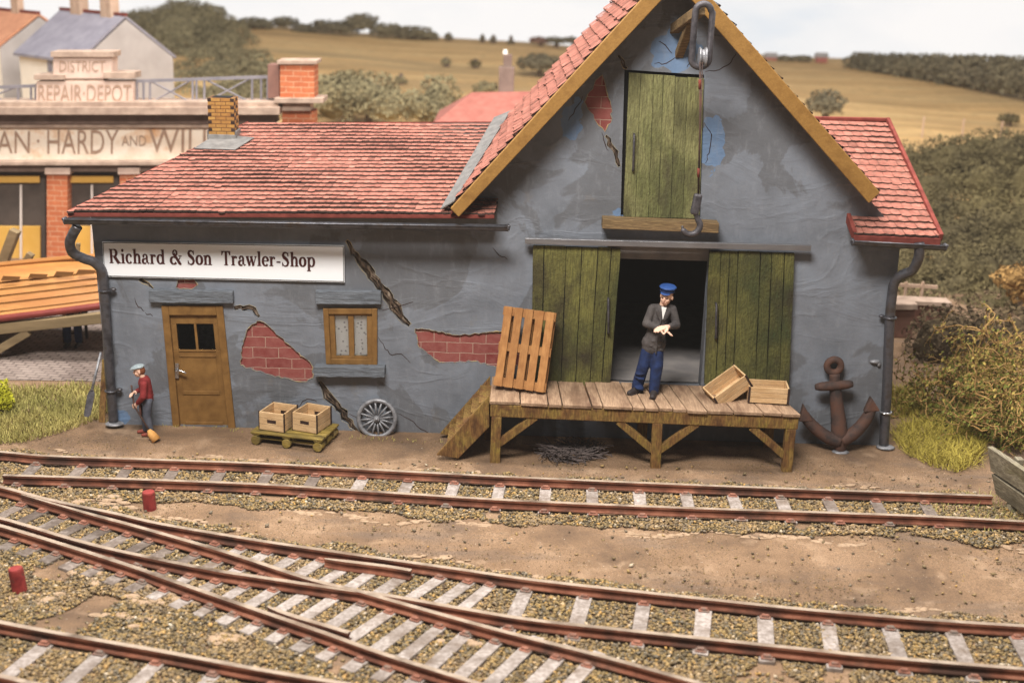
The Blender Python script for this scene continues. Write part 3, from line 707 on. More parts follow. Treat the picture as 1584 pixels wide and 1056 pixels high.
# roofs
def tile_roof(eL, eR, rR, rL, rows, tw, lift=.03, jitter=.006, rag=0.0):
    eL, eR, rR, rL = map(V, (eL, eR, rR, rL)); mb = MB()
    nrm = (eR - eL).cross(rL - eL).normalized()
    u = (eR - eL).normalized()
    mb.prism([eL - nrm * .02, eR - nrm * .02, rR - nrm * .02, rL - nrm * .02], -nrm * .05, 1)
    for i in range(rows):
        t0, t1 = i / rows, min(1.0, (i + 1.12) / rows)
        a0, b0 = eL.lerp(rL, t0), eR.lerp(rR, t0); a1, b1 = eL.lerp(rL, t1), eR.lerp(rR, t1)
        x0, x1 = (a0 - eL).dot(u), (b0 - eL).dot(u)
        x0b, x1b = (a1 - eL).dot(u), (b1 - eL).dot(u)
        sv = (rL - eL) - u * (rL - eL).dot(u)
        x = x0 - (tw * .5 if i % 2 else 0)
        p0 = eL + sv * t0; p1 = eL + sv * t1
        rowdip = random.uniform(-.004, .004)
        while x < x1:
            xa, xb = max(x, x0), min(x + tw * .97, x1)
            ya, yb = max(x, x0b), min(x + tw * .97, x1b)
            if xb - xa > tw * .15:
                if yb < ya: yb = ya = min(max(ya, x0b), x1b)
                h = lift + random.uniform(-jitter, jitter) + rowdip; d = -sv.normalized()
                e = random.uniform(0, .018) + (random.uniform(.02, .05) if random.random() < .025 else 0); h += .008 * math.sin(x * 1.9 + i * .35) + .006 * math.sin(x * .7 - i * .8)
                A = p0 + u * xa + nrm * h + d * e; B = p0 + u * xb + nrm * h + d * e
                Mm = (A + B) / 2 + d * tw * .12
                Cc = p1 + u * yb + nrm * .004; Dd = p1 + u * ya + nrm * .004
                dn = nrm * -(lift * .8)
                tn = random.uniform(.87, 1.11) * (0.72 if random.random() < .05 else 1) * (1.2 if random.random() < .02 else 1)
                mb.add([A, Mm, B, Cc, Dd, A + dn, Mm + dn, B + dn], [(0, 1, 2, 3, 4)], 0, tn)
                mb.add([A, Mm, B, A + dn, Mm + dn, B + dn], [(3, 4, 1, 0), (4, 5, 2, 1)], 1, tn)  # grimy dark butts also paint in the shadow line of each row
            x += tw
    return mb
eL, eR = Wl(105, 328, -.45), Wl(765, 331, -.45)
rL, rR = Wl(385, 190, 3.0), Wl(772, 187, 3.0)
zl = (rL.z + rR.z) / 2
roof = tile_roof(eL, eR, rR + V((.35, 0, .0)), rL, 24, .105, .038)
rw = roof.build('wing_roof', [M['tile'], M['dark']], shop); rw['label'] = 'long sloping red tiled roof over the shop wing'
# hipped end and rear slope of the wing
r1_ = Wl(1262, 182, 3.0)
mb = MB(); bk = V((rL.x, 6.6, eL.z))
mb.prism([rL, rR + V((.4, 0, 0)), V((eR.x + 1, 6.6, eR.z)), bk], (0, 0, -.05)); mb.prism([rR + V((.4, 0, 0)), r1_, V((r1_.x, 6.6, 3.4)), V((eR.x + 1, 6.6, eR.z))], (0, 0, -.05))
mb.build('rear_roof', M['tile_red'], shop)
# red painted sheet edge under the tiles
mb = MB(); mb.bar(eL + V((0, .0, -.04)), eR + V((.0, 0, -.04)), .03, .06); mb.bar(eL + V((-.01, 0, .0)), rL + V((-.01, 0, 0.01)), .02, .035)
mb.build('roof_edge', M['tile_red'], shop, bevel=.01)
# right wing roof
e1, e2 = Wl(1320, 362, -.45), Wl(1452, 367, -.45); r1, r2 = Wl(1262, 182, 3.0), Wl(1370, 188, 3.0)
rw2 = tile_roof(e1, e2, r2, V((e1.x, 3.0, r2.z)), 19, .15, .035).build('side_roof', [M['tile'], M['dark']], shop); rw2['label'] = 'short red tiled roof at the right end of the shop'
mb = MB()
mb.bar(e2 + V((.03, -.02, .0)), r2 + V((.03, 0, .02)), .06, .12)
mb.bar(e1 + V((0, -.01, -.075)), e2 + V((.03, -.01, -.075)), .05, .13)
mb.bar(e1 + V((0.02, 0, -.02)), e1.lerp(V((e1.x, 3, r2.z)), .4) + V((0.02, 0, 0)), .06, .14)
mb.bar(V((e1.x, 3.0, r2.z + .02)), r2 + V((.03, 0, .03)), .08, .06)
mb.build('verge', M['tile_red'], shop, bevel=.012)
mb = MB(); mb.prism([V((e1.x, 3, r2.z)), r2, V((e2.x, 6.6, e2.z)), V((e1.x, 6.6, e2.z))], (0, 0, -.05)); mb.prism([V((RT_.x - .02, .01, 3.4)), V((RT_.x - .02, 6.2, 3.4)), V((RT_.x - .02, 3, r2.z - .1))], (-.1, 0, 0)); mb.build('rear_roof', M['tile_red'], shop)
# gable roof slopes
Yf, Yb = -.50, 3.05
gv = V((0, 0, -.03))
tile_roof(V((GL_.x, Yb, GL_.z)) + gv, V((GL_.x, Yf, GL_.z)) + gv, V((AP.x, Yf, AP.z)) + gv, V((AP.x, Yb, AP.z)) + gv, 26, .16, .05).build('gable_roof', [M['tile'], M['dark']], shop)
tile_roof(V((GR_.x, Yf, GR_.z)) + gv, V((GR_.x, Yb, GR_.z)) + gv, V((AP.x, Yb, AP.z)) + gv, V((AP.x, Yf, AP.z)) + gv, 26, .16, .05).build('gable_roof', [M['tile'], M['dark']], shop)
# ochre bargeboards
def barge(p0, p1, p2, p3):
    mb = MB(); mb.prism([Wl(*p0, -.52), Wl(*p1, -.52), Wl(*p2, -.52), Wl(*p3, -.52)], (0, -.09, 0)); return mb.build('bargeboard', M['barge'], shop, bevel=.012)
barge((697, 321), (710, 334), (1047, -26), (1047, -62))
barge((1342, 313), (1359, 296), (1048, -62), (1048, -24))
mb = MB()      # red soffit under the overhang
for a, c_ in ((GL_, AP), (AP, GR_)):
    q = [V((a.x, -.51, a.z - .10)), V((c_.x, -.51, c_.z - .10)), V((c_.x, .0, c_.z - .10)), V((a.x, .0, a.z - .10))]
    mb.prism(q, (0, 0, -.03))
mb.build('soffit', M['tile_red'], shop)
# valley flashing
mb = MB(); A, B, Cc, Dd = Wl(681, 328, -.5), Wl(703, 316, -.5), Wl(790, 178, 3.0), Wl(764, 187, 3.0)
mb.prism([A + V((0, 0, .05)), B + V((0, 0, .06)), Cc + V((0, 0, .08)), Dd + V((0, 0, .06))], (0, 0, -.02)); mb.build('flashing', M['lead'], shop)
# chimney on the wing roof
nrm = (eR - eL).cross(rL - eL).normalized()
def roofpt(px, py):
    d = ray(px, py); t = (eL - CAM).dot(nrm) / d.dot(nrm); return CAM + d * t
cb0 = roofpt(336, 219); cb1 = roofpt(343, 205)
ch = MB(); cx, cy = (Wl(343, 200, cb0.y).x), cb0.y + .16
cz = cb0.z; ztop = Wl(340, 152, cb0.y + .16).z + .02
ch.box((cx, cy, (cz - .3 + ztop) / 2), (.42, .34, ztop - cz + .3), R=rotm(0, 0, 0))
chim = ch.build('chimney', M['yellowbrick'], shop); chim['label'] = 'stubby square yellow brick chimney'
mb = MB(); mb.box((cx, cy, ztop + .004), (.30, .22, .012)); mb.build('flue', M['black'], chim)
for i in range(13):        # dark burnt brick ends at the corners
    for sx in (-1, 1):
        if i % 2 == 0: mb = MB(); mb.box((cx + sx * .185, cy - .166, ztop - .03 - i * .06), (.06, .016, .05)); mb.build('burnt_brick', M['burnt'], chim)
    mb = MB(); mb.box((cx + .212, cy + (-.1 if i % 2 else .03), ztop - .03 - i * .06), (.012, .09, .045)); mb.build('burnt_brick', M['burnt'], chim)
mb = MB()
f = [roofpt(300, 234), roofpt(364, 236), roofpt(394, 217), roofpt(335, 212)]
mb.prism([p + nrm * .055 for p in f], -nrm * .02)
f2 = [V((cx - .23, cy - .18, cz)), V((cx + .23, cy - .18, cz))]
mb.box((cx, cy - .185, cz + .04), (.46, .025, .16), R=rotm(-14)); mb.box((cx + .228, cy, cz + .10), (.025, .36, .16)); mb.box((cx - .228, cy, cz + .10), (.025, .36, .16))
mb.build('lead_flashing', M['lead'], chim, bevel=.01)
# gutters and downpipes
def gutter(a, c_):
    mb = MB(); a, c_ = V(a), V(c_); n = 10; r = .085; vs = []
    for e in (a, c_):
        for rr in (r, r - .012):
            for i in range(n + 1):
                an = math.pi + math.pi * i / n
                vs.append(e + V((0, rr * math.cos(an), rr * math.sin(an))))
    k = n + 1
    for i in range(n):
        mb.add([vs[i], vs[i + 1], vs[2 * k + i + 1], vs[2 * k + i]], [(0, 1, 2, 3)]); mb.add([vs[k + i], vs[k + i + 1], vs[3 * k + i + 1], vs[3 * k + i]], [(3, 2, 1, 0)])
    mb.add([vs[0], vs[k], vs[3 * k], vs[2 * k]], [(0, 1, 2, 3)]); mb.add([vs[n], vs[k + n], vs[3 * k + n], vs[2 * k + n]], [(3, 2, 1, 0)])
    mb.tube([a + V((0, -r, 0)), c_ + V((0, -r, 0))], .014, 6)
    for e, s_ in ((a, -1), (c_, 1)):
        mb.ball(e + V((s_ * .01, 0, -.03)), (.03, .085, .06), 2); mb.ball(e + V((s_ * .02, -.05, .0)), .03, 1)
    return mb
gutter(Wl(102, 338, -.52), Wl(785, 349, -.52)).build('gutter', M['gutter'], shop, smooth=True)
gutter(Wl(1320, 371, -.52), Wl(1461, 379, -.52)).build('gutter', M['gutter'], shop, smooth=True)
def smoothpath(p, n=6):
    p = [V(q) for q in p]; out = []
    for i in range(len(p) - 1):
        a = p[max(i - 1, 0)]; b_ = p[i]; c_ = p[i + 1]; d = p[min(i + 2, len(p) - 1)]
        for j in range(n):
            t = j / n
            out.append(.5 * ((2 * b_) + (c_ - a) * t + (2 * a - 5 * b_ + 4 * c_ - d) * t * t + (3 * b_ - a - 3 * c_ + d) * t ** 3))
    return out + [p[-1]]
def downpipe(pts, r, brackets, label, wire=None):
    mb = MB(); mb.tube(smoothpath(pts), r, 12)
    o = mb.build('downpipe', M['gutter'], shop, smooth=True); o['label'] = label
    for (px, py, Y, kind) in brackets:
        c = Wl(px, py, Y); q = MB()
        q.tube([c + V((math.cos(a) * r * 1.15, math.sin(a) * r * 1.15, 0)) for a in [i * math.pi / 6 for i in range(12)]], .018, 6, closed=True)
        if kind: q.ball(c + V((kind * r * 1.6, .03, .01)), (.05, .04, .03), 2)
        q.build('bracket', M['silver'] if wire and (px, py) == wire else M['gutter'], o, smooth=True)
    mb = MB(); e = V(pts[-1]); mb.ball(e + V((0.02, -.03, -.0)), (.15, .12, .03), 2); mb.build('glue_blob', M['pewter'], o, smooth=True)
downpipe([Wl(120, 350, -.48), Wl(113, 362, -.46), Wl(108, 376, -.40), Wl(113, 391, -.30), Wl(130, 400, -.22), Wl(146, 406, -.16), Wl(158, 420, -.12), Wl(161, 445, -.11), Wl(165, 500, -.11), Wl(170, 580, -.11), Wl(176, 654, -.11)], .075, [(162, 449, -.11, 1), (172, 604, -.11, 1)], 'dark swan necked pipe at the left corner')
downpipe([Wl(1422, 376, -.52), Wl(1421, 398, -.48), Wl(1411, 418, -.36), Wl(1394, 426, -.24), Wl(1384, 437, -.16), Wl(1380, 455, -.12), Wl(1376, 500, -.11), Wl(1372, 600, -.11), Wl(1367, 690, -.11)], .075, [(1377, 491, -.11, -1), (1370, 637, -.11, 0)], 'dark bent pipe at the right corner', wire=(1370, 637))
# door
door = shop
def quadpt(P, u, v):      # P = TL BL BR TR
    return P[0].lerp(P[3], u).lerp(P[1].lerp(P[2], u), v)
def fillbars(mb, P, rects, y0, dep, mi=0):
    for (u0, v0, u1, v1) in rects:
        q = [quadpt(P, u0, v0), quadpt(P, u0, v1), quadpt(P, u1, v1), quadpt(P, u1, v0)]
        mb.prism([p + V((0, y0, 0)) for p in q], (0, dep, 0), mi)
P = doorP
mb = MB(); fillbars(mb, P, [(.115, .075, .885, .15), (.115, .15, .20, .36), (.80, .15, .885, .36), (.485, .15, .525, .36), (.115, .36, .885, .985)], .02, .05)
fillbars(mb, P, [(.2, .40, .80, .415), (.2, .69, .80, .72), (.2, .945, .80, .97), (.2, .355, .80, .372)], .006, .02)
fillbars(mb, P, [(.2, .41, .215, .69), (.785, .41, .80, .69)], .012, .02)
dr = mb.build('door', M['ochre'], shop, bevel=.006); dr['label'] = 'leaning ochre door with two small panes'
mb = MB(); fillbars(mb, P, [(0, 0, .115, 1), (.885, 0, 1, 1), (.115, 0, .885, .075)], -.035, .10); mb.build('door_frame', M['ochre'], dr, bevel=.01)
mb = MB(); fillbars(mb, P, [(.20, .15, .485, .36), (.525, .15, .80, .36)], .04, .008); mb.build('pane', M['glass'], dr)
mb = MB(); c = quadpt(P, .15, .525) + V((0, .0, 0)); mb.box(c + V((0, .0, 0)), (.055, .03, .24), R=rotm(0, 3, 0)); mb.tube([c + V((0, -.02, .02)), c + V((0, -.07, .02)), c + V((.06, -.075, .03)), c + V((.13, -.07, .0)), c + V((.15, -.06, -.015))], .016, 8); mb.build('handle', M['silver'], dr, smooth=False, bevel=.005)
# something pale indoors behind the pane
mb = MB(); mb.box(Wl(325, 512, 1.3), (.35, .05, .9)); mb.build('inner_door', M['pewter'], shop)
# window
P = winP
mb = MB(); fillbars(mb, P, [(0, 0, .10, 1), (.90, 0, 1, 1), (.10, 0, .90, .10), (.10, .90, .90, 1)], -.045, .11)
fr = mb.build('window', M['ochre'], shop, bevel=.008)
mb = MB(); fillbars(mb, P, [(.1, .1, .2, .9), (.8, .1, .9, .9), (.2, .1, .8, .14), (.2, .86, .8, .9), (.45, .14, .555, .86)], -.01, .06); mb.build('mullion', M['ochre'], fr, bevel=.006)
mb = MB(); fillbars(mb, P, [(.2, .14, .8, .86)], .02, .008); mb.build('pane', M['glass'], fr)
mb = MB(); fillbars(mb, P, [(.15, .1, .85, .9)], .055, .02); mb.build('curtain', M['curtain'], fr)
def beam(name, p0, p1, Y0, dep, ht, mat, seed=0):
    mb = MB(); a, c_ = Wl(*p0, Y0), Wl(*p1, Y0); n = 14; d = (c_ - a)
    rows = []
    for i in range(n + 1):
        q = a + d * i / n
        j = lambda: random.uniform(-.008, .008)
        rows.append([q + V((0, 0, -ht / 2 + j())), q + V((0, dep, -ht / 2)), q + V((0, dep, ht / 2 + j())), q + V((0, j(), ht / 2 + j()))])
    vs = [p for r_ in rows for p in r_]; fs = [(3, 2, 1, 0), (n * 4, n * 4 + 1, n * 4 + 2, n * 4 + 3)]
    for i in range(n):
        for k in range(4): fs.append((i * 4 + k, i * 4 + (k + 1) % 4, i * 4 + 4 + (k + 1) % 4, i * 4 + 4 + k))
    mb.add(vs, fs); return mb.build(name, mat, shop, bevel=.008)
beam('lintel', (230, 459), (360, 460), -.10, .11, .19, M['greyplank'])
beam('lintel', (488, 461), (589, 461), -.10, .11, .20, M['greyplank'])
beam('sill', (486, 575), (595, 576), -.16, .17, .17, M['greyplank'])
# sliding doors
def plank_door(P, cuts, Y, dep, mat, gap=.013):
    mb = MB()
    for u0, u1 in zip(cuts[:-1], cuts[1:]):
        n = 7; g = gap / (P[3] - P[0]).length
        tn = random.uniform(.88, 1.12); top = random.uniform(0, .008)
        L_, R_ = [], []
        for i in range(n + 1):
            v = top + (1 - top) * i / n
            L_.append(quadpt(P, u0 + g * random.uniform(.2, .8), v)); R_.append(quadpt(P, u1 - g * random.uniform(.2, .8), v))
        dy = random.uniform(-.006, .006)
        for i in range(n):
            q = [L_[i], L_[i + 1], R_[i + 1], R_[i]]
            mb.prism([p + V((0, dy, 0)) for p in q], (0, dep, 0), 0, tn)
    # dark backing so the gaps read as gaps
    mb.prism([quadpt(P, .005, .005) + V((0, dep * .55, 0)), quadpt(P, .005, .995) + V((0, dep * .55, 0)), quadpt(P, .995, .995) + V((0, dep * .55, 0)), quadpt(P, .995, .005) + V((0, dep * .55, 0))], (0, dep * .5, 0), 1)
    return mb
def bar_handle(p0, p1, Y, parent):
    a, c_ = Wl(*p0, Y), Wl(*p1, Y); mb = MB()
    mb.tube([a + V((0, .06, 0)), a + V((0, -.01, 0)), a + V((0, -.03, -.02)), c_ + V((0, -.03, .02)), c_ + V((0, -.01, 0)), c_ + V((0, .06, 0))], .017, 8)
    mb.build('handle', M['iron'], parent, smooth=True)
P = [Wl(824, 379, -.12), Wl(821, 594, -.12), Wl(944, 598, -.12), Wl(961, 384, -.12)]
d1 = plank_door(P, [0, .13, .38, .56, .74, .89, 1], -.12, .06, M['greendoor']).build('sliding_door', [M['greendoor'], M['black']], shop)
d1['label'] = 'left sliding door of worn green planks'; bar_handle((941, 462), (941, 515), -.16, d1)
P = [Wl(1097, 388, -.12), Wl(1089, 594, -.12), Wl(1221, 600, -.12), Wl(1230, 391, -.12)]
d2 = plank_door(P, [0, .14, .24, .34, .60, .73, .88, 1], -.12, .06, M['greendoor']).build('sliding_door', [M['greendoor'], M['black']], shop)
d2['label'] = 'right sliding door of worn green planks'; bar_handle((1108, 470), (1107, 523), -.16, d2)
mb = MB(); mb.bar(Wl(812, 372, -.16), Wl(1254, 383, -.16), .08, .09); mb.build('door_rail', M['steel'], shop, bevel=.008)
mb = MB(); a, c_ = barnP[3], barnP[2]; mb.box(((a.x + c_.x) / 2, .12, a.z - .10), (c_.x - a.x, .1, .22)); mb.build('door_head', M['floor'], shop)
# loft hatch
P = [Wl(973, 112, -.04), Wl(964, 335, -.04), Wl(1082, 338, -.04), Wl(1089, 121, -.04)]
h1 = plank_door(P, [0, .16, .33, .46, .62, .78, 1], -.04, .06, M['green'], .006).build('loft_hatch', [M['green'], M['black']], shop)
h1['label'] = 'tall narrow green plank hatch under the hoist'
bar_handle((981, 208), (979, 264), -.07, h1)
mb = MB(); mb.prism([p + V((0, .14, 0)) for p in hatchP], (0, .03, 0)); mb.build('hatch_back', M['black'], shop)
mb = MB(); a, c_ = Wl(932, 346, -.25), Wl(1112, 353, -.25); mb.bar(a + V((0, .12, 0)), c_ + V((0, .12, 0)), .26, .15); lg = mb.build('loft_ledge', M['oldwood'], shop, bevel=.01)
# hoist beam and strut
mb = MB(); tip = Wl(1084, 16, -.95); root = Wl(1042, 46, .05); mb.bar(root, tip, .13, .13); hb = mb.build('hoist_beam', M['oldwood'], shop, bevel=.01)
mb = MB(); mb.bar(Wl(1050, 86, .02), Wl(1069, 34, -.5), .12, .10); mb.build('strut', M['oldwood'], hb, bevel=.01)
# small torn plaster flap by the right pipe
mb = MB(); c = Wl(1353, 562); mb.ball(c + V((0, -.01, .03)), (.09, .05, .035), 2); mb.ball(c + V((.06, -.02, -.0)), (.03, .03, .05), 2); mb.build('plaster_flap', M['pewter'], shop, smooth=True)
# glue strip on wall foot
# ------------------------------------------------------------------ shop sign
P = [Wl(158, 374, -.05), Wl(161, 428, -.05), Wl(533, 437, -.05), Wl(532, 380, -.05)]
sroot = empty('shop_sign', quadpt(P, .5, 1) , 'long white board reading Richard & Son Trawler-Shop on the grey wall', 'sign')
mb = MB(); fillbars(mb, P, [(0, 0, 1, 1)], 0, .04); mb.build('board', M['white'], sroot, bevel=.003)
mb = MB(); fillbars(mb, P, [(.002, .012, .998, .03), (.002, .965, .998, .985), (.002, .03, .0045, .965), (.9955, .03, .998, .965)], -.002, .003); mb.build('border', M['black'], sroot)
polys, tw_ = serif_text('Richard & Son  Trawler-Shop')
mb = MB()
a = Wl(169, 407, -.05); c_ = Wl(488, 413, -.05)
ux = (c_ - a) / tw_; uz = V((0, 0, 1)) * ((Wl(172, 386, -.05) - Wl(172, 408, -.05)).length / .66)
for i, p in enumerate(polys):
    q = [a + ux * x + uz * y + V((0, -.0035 - .00006 * (i % 40), 0)) for x, y in p]
    nr = geometry.normal(q)
    if nr.y > 0: q.reverse()
    mb.add(q, [tuple(range(len(q)))])
mb.build('lettering', M['ink'], sroot)
# ------------------------------------------------------------------ hoist tackle
hr = empty('hoist_tackle', tip, 'iron pulley block, rope and hook hanging from the beam over the green hatch', 'hoist')
mb = MB(); t0 = Wl(1084, 6, -1.0); b0 = Wl(1087, 104, -1.0)
pts = []
wx = .112
for i in range(24):
    an = 2 * math.pi * i / 24
    cz_ = (t0.z + b0.z) / 2; hz_ = (t0.z - b0.z) / 2 - wx
    z = cz_ + (hz_ if math.sin(an) >= 0 else -hz_) + wx * math.sin(an)
    pts.append(V(((t0.x + b0.x) / 2 + wx * math.cos(an) * (0.95 if math.sin(an) > 0 else 1.1), -1.0, z)))
pts = pts + []
mb.tube(pts, .045, 8, closed=True); mb.build('shackle', M['iron'], hr, smooth=True)
mb = MB(); pc = Wl(1087, 88, -1.0)
for dx, r_ in ((-.05, .13), (-.025, .13), (-.02, .11), (.02, .11), (.025, .13), (.05, .13)): pass
ring = lambda c, r_, x: [c + V((x, math.cos(i * math.pi / 10) * r_, math.sin(i * math.pi / 10) * r_)) for i in range(20)]
mb.tube([pc + V((-.055, 0, 0)), pc + V((-.03, 0, 0)), pc + V((-.015, 0, 0)), pc + V((.015, 0, 0)), pc + V((.03, 0, 0)), pc + V((.055, 0, 0))], [.13, .13, .10, .10, .13, .13], 20)
mb.build('pulley', M['pewter'], hr, smooth=False, bevel=.01)
rt0, rt1 = Wl(1083, 96, -1.1), Wl(1080, 300, -1.0)
mb = MB(); mb.tube([rt0, rt0.lerp(rt1, .5) + V((.012, 0, 0)), rt1], .013, 6); mb.tube([rt0 + V((.03, 0, 0)), rt1 + V((.012, 0, 0))], .007, 6); mb.build('rope', M['rusty'], hr, smooth=True)
mb = MB()
for t in (.13, .80): mb.tube([rt0.lerp(rt1, t), rt0.lerp(rt1, t + .07)], .019, 6)
mb.build('red_marker', M['tile_red'], hr, smooth=True)
mb = MB(); c = Wl(1077, 316, -1.0); mb.box(c, (.12, .1, .30), R=rotm(0, 8, 0)); mb.build('hook_block', M['iron'], hr, bevel=.03)
mb = MB(); hc = Wl(1069, 349, -1.0)
hk = [Wl(1076, 330, -1.0), Wl(1079, 338, -1.0)] + [hc + V((math.cos(math.radians(a_)) * .125, 0, math.sin(math.radians(a_)) * .125)) for a_ in range(40, -200, -24)]
mb.tube(smoothpath(hk, 3), [.035 + .012 * math.sin(math.pi * i / (3 * (len(hk) - 1))) - (.02 if i > 3 * (len(hk) - 2) else 0) for i in range(3 * (len(hk) - 1) + 1)], 8); mb.build('hook', M['iron'], hr, smooth=True)
# ------------------------------------------------------------------ loading platform
pl = empty('loading_platform', (2.0, -.6, 0), 'weathered timber loading platform in front of the green sliding doors', 'platform')
YF = -1.18
zL, zR = .975, .905
def deckz(x): return zL + (zR - zL) * (x + .3) / 4.55
TL, TR = V((-.31, YF, zL)), V((4.26, YF, zR)); BLd, BRd = V((-.30, -.03, zL)), V((4.02, -.03, zR))
mb = MB(); cuts = [0, .10, .19, .235, .33, .365, .46, .50, .545, .59, .635, .70, .785, .88, .94, 1]
for u0, u1 in zip(cuts[:-1], cuts[1:]):
    g = .0018; f0 = random.uniform(-.015, .02); zz = random.uniform(-.008, .008)
    a, b_, c_, d = TL.lerp(TR, u0 + g), TL.lerp(TR, u1 - g), BLd.lerp(BRd, u1 - g + random.uniform(-.004, .004)), BLd.lerp(BRd, u0 + g)
    a.y += f0; b_.y += f0 + random.uniform(-.012, .012); a.z += zz; b_.z += zz; c_.z += zz; d.z += zz
    mb.hexa([a - V((0, 0, .05)), b_ - V((0, 0, .05)), c_ - V((0, 0, .05)), d - V((0, 0, .05)), a, b_, c_, d], 0, random.uniform(.88, 1.1))
mb.build('deck', M['deck'], pl, bevel=.008)
mb = MB(); mb.bar(TL + V((.02, .07, -.155)), TR + V((-.02, .07, -.155)), .09, .19); mb.build('front_beam', M['post'], pl, bevel=.012)
mb = MB(); mb.bar(BLd + V((.05, -.1, -.155)), BRd + V((0, -.1, -.155)), .09, .19); mb.build('rear_beam', M['post'], pl, bevel=.012)
mb = MB(); mb.bar(TL + V((.06, .08, -.15)), BLd + V((.06, -.1, -.15)), .08, .17); mb.build('side_beam', M['post'], pl, bevel=.012)
mb = MB(); mb.bar(TR + V((-.06, .08, -.15)), BRd + V((-.06, -.1, -.15)), .08, .17); mb.build('side_beam', M['post'], pl, bevel=.012)
for x in (-.20, 2.18, 4.14):
    for y in (YF + .085, -.16):
        zt = deckz(x) - .25
        xx = x - (0.12 if y > -.5 else 0)
        mb = MB(); mb.box((xx, y, zt / 2 - .02), (.15, .13, zt + .04), R=rotm(0, random.uniform(-1, 1), 0)); mb.build('leg', M['post'], pl, bevel=.012)
for (x, s_) in ((-.20, 1), (2.18, -1), (2.18, 1), (4.14, -1)):
    zt = deckz(x) - .26
    mb = MB(); mb.bar(V((x + s_ * .05, YF + .085, zt - .42)), V((x + s_ * .58, YF + .085, zt + .02)), .09, .11); mb.build('brace', M['post'], pl, bevel=.01)
# steps at the left end
st = empty('wooden_steps', (-.65, -.6, 0), 'stained wooden steps at the left end of the loading platform', 'steps')
for y in (-1.12, -.25):
    q = [Wl(*p_, -1.12) for p_ in ((756, 612), (757, 660), (709, 709), (675, 704))]; mb = MB(); A, B, Cc, Dd = [V((p_.x, y, max(0, p_.z))) for p_ in q]
    mb.prism([A, B, Cc, Dd], (0, .07, 0)); mb.build('side_board', M['post'], st, bevel=.01)
for i in range(5):
    t = (i + .55) / 5.4
    c = V((-.38, -.65, .93)).lerp(V((-1.0, -.65, .06)), t); mb = MB(); mb.box(c + V((.075, 0, .045)), (.20, .78, .04)); mb.build('step', M['post'], st, bevel=.006)
# ------------------------------------------------------------------ pallets
def pallet_local(mat, log=False, Wd=1.0, Ln=1.3):
    """local: x width, y length, z up"""
    out = {}
    t = MB(); k = 5
    for i in range(k):
        x = -Wd / 2 + (i + .5) * Wd / k
        t.box((x, 0, .165), (Wd / k * .74, Ln, .03), tint=random.uniform(.93, 1.07))
    for y in (-Ln / 2 + .07, 0, Ln / 2 - .07): t.box((0, y, .135), (Wd, .13, .028), tint=.95)
    bl = MB()
    for x in (-Wd / 2 + .08, 0, Wd / 2 - .08):
        for y in (-Ln / 2 + .08, 0, Ln / 2 - .08):
            if log: bl.tube([(x, y - .08, .06), (x, y + .08, .06)], .068, 14)
            else: bl.box((x, y, .07), (.14, .15, .1))
    bt = MB()
    for x in (-Wd / 2 + .08, 0, Wd / 2 - .08): bt.box((x, 0, .008), (.14, Ln, .02), tint=.95)
    return t, bl, bt
def sepbuild(mb, name, mat, parent):      # one mesh for each separate piece
    n = len(mb.f); grp = list(range(len(mb.v)))
    def find(i):
        while grp[i] != i: i = grp[i]
        return i
    for f in mb.f:
        r0 = find(f[0])
        for k in f[1:]: grp[find(k)] = r0
    parts = {}
    for f, t_ in zip(mb.f, mb.t): parts.setdefault(find(f[0]), []).append((f, t_))
    for fl in parts.values():
        ids = sorted({k for f, _ in fl for k in f}); mp_ = {k: i for i, k in enumerate(ids)}
        q = MB(); q.add([mb.v[k] for k in ids], [[mp_[k] for k in f] for f, _ in fl], 0, fl[0][1]); q.build(name, mat, parent, local=True, bevel=.006)
lp = empty('wooden_pallet', (0, 0, 0), 'clean orange wooden pallet leaning upright on the left green door', 'pallet')
t, bl, bt = pallet_local(M['pallet'], Wd=.80, Ln=1.20)
t.build('top_boards', M['pallet'], lp, local=True, bevel=.006); sepbuild(bl, 'block', M['pallet'], lp); bt.build('bottom_boards', M['pallet'], lp, local=True, bevel=.006)
# stand it on its short edge, leaning on the wall; local y -> up, z -> front
pa = Wl(768, 598, -.62); pb = Wl(838, 606, -.62); ptop = Wl(793, 477, -.30)
xa = (pb - pa).normalized(); base = (pa + pb) / 2
upv = (Wl(830, 483, -.30) - base); upv = (upv - xa * upv.dot(xa) * .45); upv.normalize()
yaw = math.radians(13)
xa = V((math.cos(yaw), math.sin(yaw) * .0 - .18, -.06)).normalized(); upv = (upv - xa * upv.dot(xa)).normalized(); zf = xa.cross(upv).normalized()
R4 = Matrix((xa, upv, zf)).transposed().to_4x4()
lp.matrix_basis = Matrix.Translation(base + upv * .60 + V((0.02, .03, .0))) @ R4
gp = empty('wooden_pallet', V((Gd(457, 680, 0).x, -.46, 0)), 'yellow painted pallet on round log feet lying on the ground with two crates', 'pallet', rz=-13)
t, bl, bt = pallet_local(M['ypallet'], True, Wd=1.0, Ln=.86)
def spin(mb, R):
    mb.v = [tuple(R @ V(p)) for p in mb.v]; return mb
# boards run left-right, logs run front-back
t = MB()
for i in range(5): t.box((0, -.30 + i * .15, .185), (1.16, .115, .03), tint=random.uniform(.9, 1.1))
for x in (-.5, 0, .5): t.box((x, 0, .158), (.13, .70, .024), tint=.92)
bl = MB()
for x in (-.5, 0, .5):
    for y in (-.27, 0, .27): bl.tube([(x, y - .09, .07), (x, y + .09, .07)], .072, 14)
bt = MB()
for y in (-.27, .27): bt.box((0, y, .088), (1.0, .06, .02))
t.build('top_boards', M['ypallet'], gp, local=True, bevel=.008); sepbuild(bl, 'log_foot', M['ypallet'], gp); sepbuild(bt, 'tie_board', M['ypallet'], gp)
